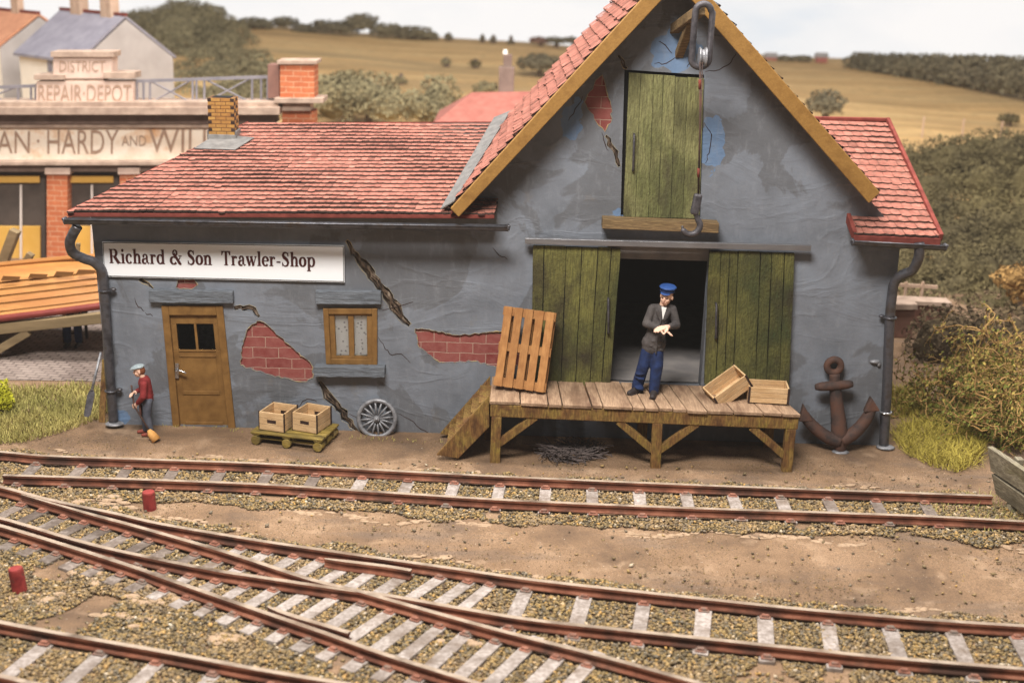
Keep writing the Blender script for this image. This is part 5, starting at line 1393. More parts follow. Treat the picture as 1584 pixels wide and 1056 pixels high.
# ------------------------------------------------------------------ buffer boards at the track end
M['greyboard'] = surf('mossy_board', [C(104, 96, 78), C(150, 140, 118), C(124, 116, 84)], 4, 8, stretch=(1, .3, 1), bump=.8, bscale=18, grain=(4, .4, 4, .6, C(84, 74, 58)))
bf = empty('buffer_stop', (6.8, -2.9, 0), 'weathered mossy plank buffer stop at the right end of the siding', 'buffer')
def bpl(p0, p1, p2, p3, Y0, Y1):      # far end pts at Y0, near end pts at Y1
    return [Wl(*p0, Y0), Wl(*p1, Y0), Wl(*p2, Y1), Wl(*p3, Y1)]
far_y, near_y = -2.05, -3.7
A0 = Wl(1527, 690, far_y); B0 = Wl(1532, 728, far_y)
dirv = V((.36, near_y - far_y, 0))
mb = MB(); mb.prism([A0, B0, B0 + dirv + V((.02, 0, .02)), A0 + dirv + V((0, 0, .0))], (.09, 0.02, 0)); mb.build('plank', M['greyboard'], bf, bevel=.01)
A0 = Wl(1533, 732, far_y); B0 = Wl(1540, 764, far_y)
mb = MB(); mb.prism([A0, B0, B0 + dirv, A0 + dirv], (.08, .02, 0)); mb.build('plank', M['greyboard'], bf, bevel=.01)
for y in (-2.35, -3.3):
    x = Wl(1556, 700, y).x if y > -3 else A0.x + .42
    mb = MB(); mb.box((A0.x + .17 + (far_y - y) * .22, y, .38), (.1, .13, .80)); mb.build('post', M['greyboard'], bf, bevel=.01)
mb = MB(); mb.bar((A0.x + .2, -2.6, .55), (A0.x + .95, -2.4, .02), .08, .08); mb.build('brace', M['greyboard'], bf, bevel=.008)
# ------------------------------------------------------------------ boat on trestles
yb0 = 3.0
bt = empty('rowing_boat', Wl(60, 500, yb0 + .3), 'upturned varnished clinker boat with red gunwale on timber trestles', 'boat')
gz0 = Wl(75, 500, yb0).z
x0b, x1b = -16.5, -5.2; zbot = Wl(60, 497, yb0).z
ax0 = Wl(0, 505, yb0); ax1 = Wl(150, 484, yb0); slope = (ax1.z - ax0.z) / (ax1.x - ax0.x)
prof = [(0, .06), (.10, .17), (.19, .30), (.27, .42), (.33, .53), (.40, .62), (.62, .72), (.98, .78)]    # (inwards, up)
mb = MB(); ns = 30
def hull(i, k, drop=0):
    t = i / ns; x = x0b + (x1b - x0b) * t
    e = abs(2 * t - 1) ** 3; inw, upz = prof[k]
    return V((x, yb0 + inw + e * .8 - drop, zbot + (x - ax0.x) * slope * .8 + upz * (1 - .25 * e)))
for k in range(len(prof) - 1):
    ov = .055 if k < 5 else .0
    for i in range(ns):
        a, c_, d, e = hull(i, k), hull(i + 1, k), hull(i + 1, k + 1), hull(i, k + 1)
        o_ = V((0, -ov, -ov * .3))
        mb.add([a + o_, c_ + o_, d, e, a, c_], [(0, 1, 2, 3), (4, 5, 1, 0)], 0)
# far side
for k in range(len(prof) - 1):
    for i in range(ns):
        f_ = lambda p: V((p.x, 2 * (yb0 + 1.0) - p.y, p.z))
        mb.add([f_(hull(i, k)), f_(hull(i + 1, k)), f_(hull(i + 1, k + 1)), f_(hull(i, k + 1))], [(3, 2, 1, 0)])
mb.build('hull', M['boat'], bt)
mb = MB(); mb.tube([hull(i, 0) + V((0, -.03, -.03)) for i in range(ns + 1)], .065, 8); mb.build('gunwale', M['boatred'], bt, smooth=True)
mb = MB(); mb.tube([V((hull(i, 7).x, yb0 + 1.0, hull(i, 7).z + .03)) for i in range(ns + 1)], .05, 6); mb.build('keel', M['boat'], bt)
mb = MB()       # bilge rail with hand holes
for i in range(ns): mb.add([hull(i, 5) + V((0, -.05, 0)), hull(i + 1, 5) + V((0, -.05, 0)), hull(i + 1, 5).lerp(hull(i + 1, 6), .55) + V((0, -.05, .02)), hull(i, 5).lerp(hull(i, 6), .55) + V((0, -.05, .02))], [(0, 1, 2, 3)])
mb.build('bilge_rail', M['boat'], bt)
for px in (18, 60, 100, 134, -30, -75):
    c = Wl(px, 430 - px * .085 , yb0 + .40); mb = MB()
    for i in range(1): mb.prism([c + V((-.17, -.07, -.05)), c + V((.15, -.07, -.035)), c + V((.19, -.06, .03)), c + V((-.12, -.06, .035))], (0, -.015, 0))
    mb.build('hand_hole', M['boatin'], bt)
tr = empty('boat_trestle', V((Wl(40, 560, yb0 + .2).x, yb0 + .6, 0)), 'rough timber trestle with slanting legs carrying the upturned boat', 'trestle')
zt = zbot - .16
for y in (yb0 + .05, yb0 + 1.8):
    mb = MB(); mb.bar(V((-14, y, zt + (-14 - ax0.x) * slope * .8)), V((-5.6, y, zt + (-5.6 - ax0.x) * slope * .8)), .16, .19); mb.build('beam', M['trestle'], tr, bevel=.015)
    for dx in (0, 1.75, -4):
        if dx == 1.75: continue
        xt = Wl(36, 530, y).x + dx
        mb = MB(); mb.bar(V((xt + .12, y, zt - .05)), V((xt - .75, y, .0)), .14, .14); mb.build('leg', M['trestle'], tr, bevel=.012)
        mb = MB(); mb.bar(V((xt - .95, y, zt - .05)), V((xt - .5, y, .0)), .14, .14); mb.build('leg', M['trestle'], tr, bevel=.012)
    mb = MB(); mb.bar(V((-6.0, y, zt)), V((-5.6, y, 0)), .14, .14); mb.build('leg', M['trestle'], tr, bevel=.012)
for (p0, p1, lab, wd_) in (((-8, 440), (24, 356), 'thick slanting timber prop behind the boat, taller of the two', .22), ((30, 424), (48, 392), 'short slanting timber prop behind the boat', .16), ((118, 420), (121, 376), 'thin upright prop behind the boat by the drainpipe', .09)):
    a, c_ = Wl(*p0, yb0 + 2.3), Wl(*p1, yb0 + 2.3); d = (c_ - a); foot = a - d * (a.z / d.z)
    mb = MB(); mb.bar(foot, c_, wd_, wd_ * .8); tag(mb.build('timber_prop', M['trestle'], origin=foot, bevel=.012), lab, 'prop')
# ------------------------------------------------------------------ people
def figure(name, mb, mat, parent, voxel=.012, smooth=4, local=True):
    o = mb.build(name, mat, parent, local=True)
    rm = o.modifiers.new('r', 'REMESH'); rm.mode = 'VOXEL'; rm.voxel_size = voxel; rm.use_smooth_shade = True
    sm = o.modifiers.new('s', 'SMOOTH'); sm.iterations = smooth; sm.factor = .5
    m_ = o.data.materials[0]
    bake(o)
    if not o.data.materials: o.data.materials.append(m_)
    o.data.polygons.foreach_set('use_smooth', [True] * len(o.data.polygons))
    return o
def hand(mb, wrist, d, palm_n, s=1.0, curl=.8, thumb=1):
    """five fingers: d = direction of the hand, palm_n = palm normal (fingers curl towards it)"""
    d = V(d).normalized(); pn = V(palm_n); pn = (pn - d * pn.dot(d)).normalized(); sd = d.cross(pn)
    w_ = V(wrist)
    mb.cone(w_, .026 * s, w_ + d * .03 * s, .030 * s)
    for k in range(4):
        o_ = sd * (k - 1.5) * .021 * s
        mb.cone(w_ + d * .02 * s + o_ * .6, .017 * s, w_ + d * .085 * s + o_, .014 * s)
        p = w_ + d * .088 * s + o_; dd = d.copy(); L_ = (.036, .042, .039, .030)[k] * s
        for j in range(3):
            dd = (dd + pn * curl * (.35 + .25 * j)).normalized(); q = p + dd * L_ * (1 - .22 * j)
            mb.cone(p, (.0125 - .001 * j) * s, q, (.0115 - .001 * j) * s, 1); p = q
    p = w_ + d * .025 * s + sd * thumb * .03 * s; dd = (d * .6 + sd * thumb * .8 + pn * .3).normalized()
    for j in range(3):
        q = p + dd * .032 * s; mb.cone(p, (.0145 - .001 * j) * s, q, (.0135 - .001 * j) * s, 1); p = q; dd = (dd + d * .5 + pn * .25 - sd * thumb * .25).normalized()
def head(mb, c, R, s=1.0):
    c = V(c)
    def B(p, r): mb.ball(c + R @ (V(p) * s), V(r) * s, 2, R)
    B((0, .01, .03), (.074, .092, .085)); B((0, -.012, -.04), (.058, .07, .07)); B((0, -.045, -.078), (.034, .032, .028))
    B((0, -.088, -.012), (.013, .022, .024)); B((0, -.095, -.028), (.016, .014, .012))       # nose
    B((0, -.078, .018), (.045, .014, .012))       # brow
    B((-.036, -.06, -.03), (.022, .02, .022)); B((.036, -.06, -.03), (.022, .02, .022))
    B((0, -.082, -.056), (.024, .01, .007)); B((0, -.080, -.068), (.02, .01, .008))
    B((-.075, .01, -.01), (.012, .022, .034)); B((.075, .01, -.01), (.012, .022, .034))
def face_bits(parent, c, R, s=1.0):
    for sx in (-1, 1):
        mb = MB(); mb.ball(V(c) + R @ V((sx * .03, -.0815, .0)) * s, V((.012, .006, .006)) * s, 2, R); mb.build('eye', M['shoe'], parent, local=True, smooth=True)
    mb = MB(); mb.ball(V(c) + R @ V((0, -.0905, -.0605)) * s, V((.022, .005, .0045)) * s, 2, R); mb.build('mouth', M['tile_red'], parent, local=True, smooth=True)
# the man on the platform
mp = Gd(997, 607, .94); man = empty('person', (mp.x, mp.y, .935), 'man in dark jacket, blue trousers and blue peaked cap standing in the doorway', 'person')
HR = rotm(0, 0, 0) @ rotm(0, 0, -24) @ rotm(4, 5, 0)
hc_ = V((.235, -.05, 1.53))
bd = MB(); head(bd, hc_, HR, 1.16)
bd.cone((.215, -.005, 1.46), .056, (.19, .01, 1.33), .06)
bd.cone((.19, .0, 1.28), .10, (.10, 0, .85), .10, flat=.75); bd.chain([((.06, 0, 1.31), .05), ((-.045, -.07, 1.11), .042), ((.11, -.235, 1.095), .03)]); bd.chain([((.32, 0, 1.31), .05), ((.405, -.07, 1.10), .042), ((.27, -.23, 1.11), .03)])
bd.chain([((.02, 0, .84), .085), ((-.05, -.03, .46), .06), ((-.11, .05, .08), .045)]); bd.chain([((.15, 0, .84), .085), ((.16, -.07, .46), .06), ((.13, -.06, .08), .045)])
hand(bd, (.12, -.245, 1.093), (1, -.45, -.22), (0, -.3, -1), 1.3, .35, -1)
hand(bd, (.262, -.248, 1.12), (-1, -.5, -.05), (0, .2, -1), 1.3, .55, 1)
figure('body', bd, M['skin'], man, .0075, 3)
face_bits(man, hc_, HR, 1.16)
jk = MB()
jk.cone((.07, .01, 1.33), .07, (.31, .01, 1.33), .07); jk.cone((.19, .0, 1.27), .135, (.135, 0, 1.05), .140, flat=.80); jk.cone((.135, 0, 1.05), .140, (.10, 0, .84), .165, flat=.85)
jk.cone((.04, .0, .80), .135, (.15, 0, .80), .135, flat=.95); jk.cone((.035, .0, .72), .125, (.145, 0, .72), .125, flat=1.0)
jk.chain([((.04, 0, 1.325), .070), ((-.045, -.07, 1.11), .064), ((.10, -.225, 1.10), .047)]); jk.chain([((.34, 0, 1.32), .070), ((.405, -.07, 1.10), .064), ((.28, -.22, 1.115), .047)])
for sx in (-1, 1): jk.ball((.195 + sx * .060, -.108, 1.255), (.034, .020, .105), 2, rotm(0, sx * 26, 0))
jk.tube([(.11, -.10, 1.30), (.16, -.135, 1.18), (.135, -.145, 1.02), (.12, -.15, .80), (.115, -.15, .66)], .014, 6)
jk.ball((.085, -.13, .86), (.045, .022, .012), 2); jk.ball((.195, -.125, .86), (.045, .022, .012), 2)
for k_ in range(9):
    jk.ball((random.uniform(.02, .22), random.choice((-.125, -.12)), random.uniform(.72, 1.2)), (random.uniform(.03, .06), .018, .010), 1, rotm(0, random.uniform(-40, 40), 0))
for (ax_, az_) in ((-.02, 1.2), (-.045, 1.1), (.385, 1.2), (.40, 1.1), (.02, 1.06), (.35, 1.05)): jk.ball((ax_, -.05, az_), (.062, .06, .012), 1, rotm(0, random.uniform(-30, 30), 0))
jk.ball((.20, .03, 1.375), (.08, .07, .03), 2)
figure('jacket', jk, M['jacket'], man, .012, 4)
mb = MB(); mb.prism([(.165, -.098, 1.375), (.245, -.098, 1.37), (.190, -.142, 1.19)], (0, .05, 0)); mb.build('shirt', M['shirt'], man, local=True, bevel=.008)
for (x, z) in ((.155, 1.02), (.235, 1.16), (.125, .90), (.19, .92)):
    mb = MB(); mb.ball((x, -.128, z), (.011, .006, .011), 2); mb.build('button', M['shoe'], man, local=True, smooth=True)
tr_ = MB(); tr_.cone((.05, 0, .78), .10, (.13, 0, .78), .10, flat=.9)
tr_.chain([((.035, 0, .78), .108), ((-.04, -.025, .46), .096), ((-.105, .045, .12), .092), ((-.108, .045, .07), .092)])
for k_ in range(8): tr_.ball((random.choice((-.09, .14)), -.06, random.uniform(.08, .35)), (.09, .07, .014), 1, rotm(0, random.uniform(-25, 25), 0))
tr_.chain([((.145, 0, .78), .108), ((.155, -.065, .46), .098), ((.13, -.065, .10), .084), ((.13, -.065, .07), .082)])
figure('trousers', tr_, M['jeans'], man, .012, 3)
for (x, y, az) in ((-.13, -.01, 42), (.125, -.12, 12)):
    sh = MB(); R = rotm(0, 0, -az); c = V((x, y, .0))
    sh.chain([(c + R @ V((0, .09, .05)), .05), (c + R @ V((0, -.03, .05)), .052), (c + R @ V((0, -.17, .038)), .04)]); sh.box(c + R @ V((0, -.03, .009)), (.10, .30, .018), R)
    figure('shoe', sh, M['shoe'], man, .009, 2)
hr_ = MB(); hr_.ball(hc_ + HR @ V((0, .034, .03)), (.090, .092, .085), 2, HR); figure('hair', hr_, M['hair'], man, .01, 1)
cp = MB(); cc = hc_ + HR @ V((0, .012, .098))
for (r1_, z_, th) in ((.098, -.02, .02), (.10, .0, .02), (.115, .025, .018), (.134, .045, .016), (.124, .058, .014)): cp.ball(cc + HR @ V((0, 0, z_)), (r1_, r1_ * 1.08, th), 2, HR)
capo = figure('cap', cp, M['capblue'], man, .008, 2)
vz = MB(); vz.ball(cc + HR @ V((0, -.10, -.026)), (.078, .052, .010), 2, HR @ rotm(14)); vz.build('visor', M['capblue'], capo, local=True, smooth=True)
bnd = MB(); bnd.tube([cc + HR @ V((math.cos(i * math.pi / 14) * .103, math.sin(i * math.pi / 14) * .109, -.012)) for i in range(28)], .010, 6, closed=True); bnd.build('cap_band', M['jeans'], capo, local=True, smooth=True)
# the boy with the broom: built facing -y, turned to face left
kp = Gd(230, 672, 0); boy = empty('person', (kp.x, kp.y, 0), 'boy in red jacket and grey flat cap sweeping beside the door', 'person', rz=-80)
s = .72; HB = rotm(10, 0, 0); hb_ = V((0, -.12, 1.44)) * s
def S3(*p): return V(p) * s
bd = MB(); head(bd, hb_, HB, 1.0 * .86)
bd.cone(S3(0, -.07, 1.35), .045, S3(0, -.03, 1.22), .048); bd.cone(S3(0, -.02, 1.2), .085, S3(0, .02, .8), .085, flat=.8)
bd.chain([(S3(.2, -.02, 1.2), .038), (S3(.24, -.04, .93), .03), (S3(.12, -.19, .74), .023)]); bd.chain([(S3(-.2, -.02, 1.2), .038), (S3(-.23, -.04, .98), .03), (S3(-.06, -.22, .96), .023)])
bd.chain([(S3(.09, .02, .8), .06), (S3(.1, -.02, .44), .045), (S3(.1, .05, .08), .033)]); bd.chain([(S3(-.09, .02, .8), .06), (S3(-.1, -.08, .44), .045), (S3(-.1, -.06, .08), .033)])
hand(bd, S3(.115, -.195, .735), (-.5, -.6, -.45), (-.6, .1, -.3), .9, .8, 1); hand(bd, S3(-.055, -.225, .96), (.8, -.5, 0), (.4, .2, -.8), .9, .8, 1)
figure('body', bd, M['skin'], boy, .007, 3); face_bits(boy, hb_, HB, .86)
jk = MB(); jk.cone(S3(-.14, -.03, 1.2), .062, S3(.14, -.03, 1.2), .062); jk.cone(S3(0, -.02, 1.17), .118, S3(0, .01, .90), .118, flat=.86); jk.cone(S3(0, .01, .9), .118, S3(0, .01, .80), .112, flat=.88)
jk.chain([(S3(.19, -.02, 1.2), .06), (S3(.25, -.035, .95), .054), (S3(.13, -.17, .77), .037)]); jk.chain([(S3(-.19, -.02, 1.2), .06), (S3(-.24, -.035, .98), .054), (S3(-.075, -.20, .965), .037)])
jk.ball(S3(0, -.04, 1.29), (.058, .058, .028), 2)
figure('jacket', jk, M['redjacket'], boy, .01, 3)
tr_ = MB(); tr_.cone(S3(-.05, .02, .78), .098, S3(.05, .02, .78), .098, flat=.9)
tr_.chain([(S3(.085, .02, .76), .082), (S3(.1, -.0, .44), .064), (S3(.1, .05, .1), .055)]); tr_.chain([(S3(-.085, .02, .76), .082), (S3(-.1, -.07, .44), .064), (S3(-.1, -.06, .1), .055)])
figure('trousers', tr_, M['denim'], boy, .01, 3)
ap = MB(); ap.ball(S3(.0, -.135, .62), (.085, .02, .17), 2); ap.build('apron', M['apron'], boy, local=True, smooth=True)
for (x, y) in ((.1, .03), (-.1, -.08)):
    sh = MB(); c = S3(x, y, 0); sh.chain([(c + V((0, .05, .035)), .033), (c + V((0, -.03, .033)), .034), (c + V((0, -.10, .026)), .026)]); figure('shoe', sh, M['redshoe'], boy, .008, 2)
hr_ = MB(); hr_.ball(hb_ + HB @ V((0, .03, .0)), (.068, .068, .076), 2, HB); figure('hair', hr_, M['hair'], boy, .009, 1)
cp = MB(); cp.ball(hb_ + HB @ V((0, .005, .068)), (.086, .098, .040), 2, HB); cp.ball(hb_ + HB @ V((0, -.02, .062)), (.082, .098, .030), 2, HB); cp.ball(hb_ + HB @ V((0, -.085, .048)), (.056, .045, .012), 2, HB); figure('flat_cap', cp, M['capgrey'], boy, .008, 2)
br = empty('broom', Gd(238, 676, 0), 'broom with brown handle and ochre bristles held by the boy', 'broom')
mw = wm(boy)
h1p = mw @ S3(.02, -.28, .96); h2p = mw @ S3(.10, -.25, .70)
foot = Gd(239, 679, .03); top_ = h1p + (h1p - h2p).normalized() * .12
topb = foot.lerp(Wl(216, 625, kp.y - .12), .78)
mb = MB(); mb.tube([top_, h1p, h2p, h2p.lerp(foot, .8)], .014, 7); mb.build('handle', M['rusty'], br, smooth=True)
mb = MB(); a = h2p.lerp(foot, .72); mb.tube([a, a.lerp(foot, .4), foot + V((.03, 0, -.02))], [.028, .062, .075], 10); mb.build('bristles', M['broomh'], br, smooth=True)
# someone sitting on a stool behind the boat
sx = Wl(112, 530, 4.6); so_ = Gd(112, 532, 0)
ch_ = empty('wooden_stool', (so_.x, so_.y + .2, 0), 'small dark wooden stool on the cobbles behind the boat', 'stool')
mb = MB(); mb.box(V((so_.x, so_.y + .2, .46)), (.36, .36, .04)); mb.build('seat', M['burnt'], ch_, bevel=.008)
for dx in (-.15, .15):
    for dy in (.05, .35): mb = MB(); mb.bar(V((so_.x + dx, so_.y + dy, .45)), V((so_.x + dx * 1.1, so_.y + dy, 0)), .045, .045); mb.build('leg', M['burnt'], ch_)
mb = MB(); mb.box(V((so_.x, so_.y + .05, .2)), (.32, .03, .03)); mb.build('stretcher', M['burnt'], ch_)
sp_ = Gd(124, 530, 0); pr = empty('person', (sp_.x, sp_.y, 0), 'person in dark trousers and shoes, legs showing under the upturned boat', 'person')
bd = MB(); q = V((-.05, .12, 0)); head(bd, q + V((0, -.02, 1.24)), rotm(8), 1.0); bd.cone(q + V((0, 0, 1.15)), .05, q + V((0, 0, 1.06)), .055)
bd.cone(q + V((0, 0, 1.0)), .12, q + V((0, .05, .58)), .12, flat=.75)
for s_ in (-1, 1):
    bd.chain([(q + V((s_ * .17, 0, 1.03)), .05), (q + V((s_ * .22, -.05, .78)), .042), (q + V((s_ * .13, -.27, .68)), .032)]); hand(bd, q + V((s_ * .13, -.28, .68)), (-s_ * .2, -1, -.2), (0, 0, -1), 1.0, .5, s_)
    bd.chain([(q + V((s_ * .09, .02, .55)), .07), (q + V((s_ * .1, -.34, .50)), .055), (q + V((s_ * .1, -.34, .08)), .04)])
figure('body', bd, M['skin'], pr, .01, 2)
jk = MB(); jk.cone(q + V((-.13, 0, 1.03)), .075, q + V((.13, 0, 1.03)), .075); jk.cone(q + V((0, 0, 1.0)), .15, q + V((0, .04, .60)), .155, flat=.8)
for s_ in (-1, 1): jk.chain([(q + V((s_ * .17, 0, 1.03)), .07), (q + V((s_ * .23, -.05, .79)), .062), (q + V((s_ * .14, -.25, .69)), .045)])
figure('jacket', jk, M['jacket'], pr, .012, 3)
tr_ = MB()
for s_ in (-1, 1): tr_.chain([(q + V((s_ * .08, .04, .56)), .10), (q + V((s_ * .1, -.34, .52)), .082), (q + V((s_ * .1, -.34, .12)), .07)])
figure('trousers', tr_, M['jeans'], pr, .012, 3)
for s_ in (-1, 1):
    sh = MB(); c = q + V((s_ * .1, -.36, 0)); sh.chain([(c + V((0, .05, .045)), .045), (c + V((0, -.06, .045)), .045), (c + V((0, -.15, .034)), .034)]); figure('shoe', sh, M['shoe'], pr, .01, 2)
# ------------------------------------------------------------------ depot behind on the left
YD = 10.5
M['cream'] = surf('cream_stone', [C(236, 212, 186), C(248, 232, 212), C(240, 216, 188)], 2.2, 7, bump=.2, spot=(C(218, 160, 106), 1.1, .54, .72))
M['pinkstone'] = surf('pink_stone', [C(200, 170, 152), C(222, 194, 176)], 2.5, 7, bump=.3)
M['ledge'] = surf('ledge_stone', [C(148, 124, 108), C(186, 160, 140)], 4, 7, bump=.3)
M['cornice'] = surf('brown_cornice', [C(96, 76, 66), C(122, 100, 88)], 4, 6)
M['obrick'] = bricks('orange_brick', C(204, 116, 72), C(186, 100, 60), C(206, 156, 118), .34, .12, .012, bump=.3, grime=C(168, 84, 52))
M['obricks'] = surf('brick_side', [C(124, 88, 78), C(140, 100, 86)], 5)
M['dwin'] = surf('dark_window', [C(70, 60, 54), C(92, 80, 72)], 2, bump=0)
M['yellow'] = surf('yellow_panel', [C(212, 160, 66), C(224, 174, 84)], 2, bump=0)
M['mull'] = surf('pale_mullion', [C(214, 200, 190)], bump=0)
M['railing'] = surf('grey_rail', [C(116, 112, 118), C(136, 130, 134)], 4, bump=0)
M['carve'] = surf('carved_letter', [C(158, 126, 104), C(180, 148, 126)], 5, bump=0)
dp = empty('repair_depot', (Wl(150, 400, YD).x, YD, 0), 'cream stone repair depot with carved names, railings and brick pier', 'building')
def dbox(mb, x0, y0, x1, y1, Y=YD, dep=.3, slopey=0.0):
    q = [Wl(x0, y0, Y), Wl(x0, y1, Y), Wl(x1, y1 + slopey, Y), Wl(x1, y0 + slopey, Y)]
    mb.prism(q, (0, dep, 0))
def dpart(name, mat, boxes, parent=None, bevel=.01):
    mb = MB()
    for bx_ in boxes: dbox(mb, *bx_)
    return mb.build(name, mat, parent or dp, bevel=bevel)
fz = dpart('frieze', M['cream'], [(-330, 198, 420, 250, YD, 1.0)])
dpart('ledge', M['ledge'], [(-330, 166, 432, 178, YD - .45, .9), (-330, 158, 430, 166, YD - .35, .8), (-330, 250, 420, 256, YD - .25, .5), (-330, 192, 420, 198, YD - .1, .4)])
dpart('cornice', M['cornice'], [(-330, 178, 425, 192, YD - .15, .6), (-330, 256, 420, 266, YD - .1, .5)])
sb = dpart('sign_block', M['pinkstone'], [(56, 126, 206, 164, YD - .1, .45), (82, 88, 173, 122, YD - .1, .45)])
dpart('coping', M['ledge'], [(52, 116, 100, 124, YD - .16, .55), (160, 112, 208, 122, YD - .16, .55), (78, 80, 176, 89, YD - .16, .55), (100, 121, 160, 126, YD - .08, .4)], sb)
def carved(txt, x0, y0, x1, y1, Y, parent, bold=0):
    a, b_, c_ = Wl(x0, y1, Y), Wl(x1, y1, Y), Wl(x0, y0, Y)
    X_, Y_, fs_ = text_mesh(txt, 1, 1); mb = MB()
    ux_, uz_ = b_ - a, c_ - a
    vs = [a + ux_ * float(x) + uz_ * float(y) for x, y in zip(X_, Y_)]
    n0 = len(vs)
    mb.add(vs + [v + V((0, .03, 0)) for v in vs], [tuple(reversed(f)) if geometry.normal([vs[i] for i in f]).y > 0 else tuple(f) for f in fs_ if len(f) > 2])
    return mb.build('lettering', M['carve'], parent)
carved('DISTRICT', 92, 94, 163, 111, YD - .115, sb); carved('REPAIR·DEPOT', 59, 131, 203, 158, YD - .115, sb)
carved('MAN', -32, 203, 46, 237, YD - .015, fz); carved('·', 57, 216, 61, 221, YD - .015, fz); carved('HARDY', 73, 201, 183, 238, YD - .015, fz); carved('AND', 188, 210, 226, 226, YD - .015, fz); carved('WILL', 230, 200, 332, 236, YD - .015, fz)
pr_ = dpart('brick_pier', M['obrick'], [(433, 100, 486, 152, YD - .3, .6), (436, 172, 486, 400, YD - .1, .5)])
dpart('pier_side', M['obricks'], [(414, 100, 432, 152, YD - .1, .4)], pr_)
dpart('pier_cap', M['ledge'], [(428, 94, 490, 100, YD - .36, .7)], pr_); dpart('pier_base', M['ledge'], [(424, 152, 500, 160, YD - .42, .7), (436, 160, 480, 172, YD - .25, .5)], pr_)
for (x0, x1) in ((-140, -96), (72, 104), (185, 212), (330, 350)):
    o = dpart('brick_column', M['obrick'], [(x0, 268, x1, 440, YD - .1, .5)]); dpart('capital', M['pinkstone'], [(x0 - 3, 260, x1 + 4, 270, YD - .16, .6)], o)
for (x0, x1, mul) in ((-94, 70, (-40, 32)), (106, 184, (142,)), (214, 328, (270,))):
    o = dpart('glazed_door', M['dwin'], [(x0, 266, x1, 440, YD + .2, .1)])
    dpart('yellow_strip', M['yellow'], [(x0, 272, x1 - 9, 283, YD + .12, .06)], o); dpart('yellow_panel', M['yellow'], [(x0, 350, x1 - 8, 440, YD + .12, .06)], o)
    [dpart('mullion', M['mull'], [(m_ - 1.5, 286, m_ + 1.5, 440, YD + .06, .04)], o, 0) for m_ in mul]
dpart('rear_wall', M['obricks'], [(-330, 200, 420, 470, YD + .9, .2)])
def railing(xa, xb, ya, yb, posts):
    mb = MB(); Y = YD + .1
    T = lambda x: Wl(x, ya[0] + (ya[1] - ya[0]) * (x - xa) / (xb - xa), Y); Bt = lambda x: Wl(x, yb, Y)
    mb.bar(T(xa), T(xb), .05, .07)
    o = mb.build('railing', M['railing'], dp)
    mb = MB()
    for p in posts: mb.tube([T(p), Bt(p)], .028, 6)
    for p, q_ in zip(posts[:-1], posts[1:]):
        if q_ - p > 25: mb.tube([T(p), Bt(q_)], .022, 6); mb.tube([Bt(p), T(q_)], .022, 6)
    mb.build('bars', M['railing'], o)
railing(206, 416, (126, 119), 160, [212, 222, 232, 298, 304, 316, 390, 404, 414]); railing(-120, 56, (140, 133), 164, [-110, -60, -50, 28, 48, 55])
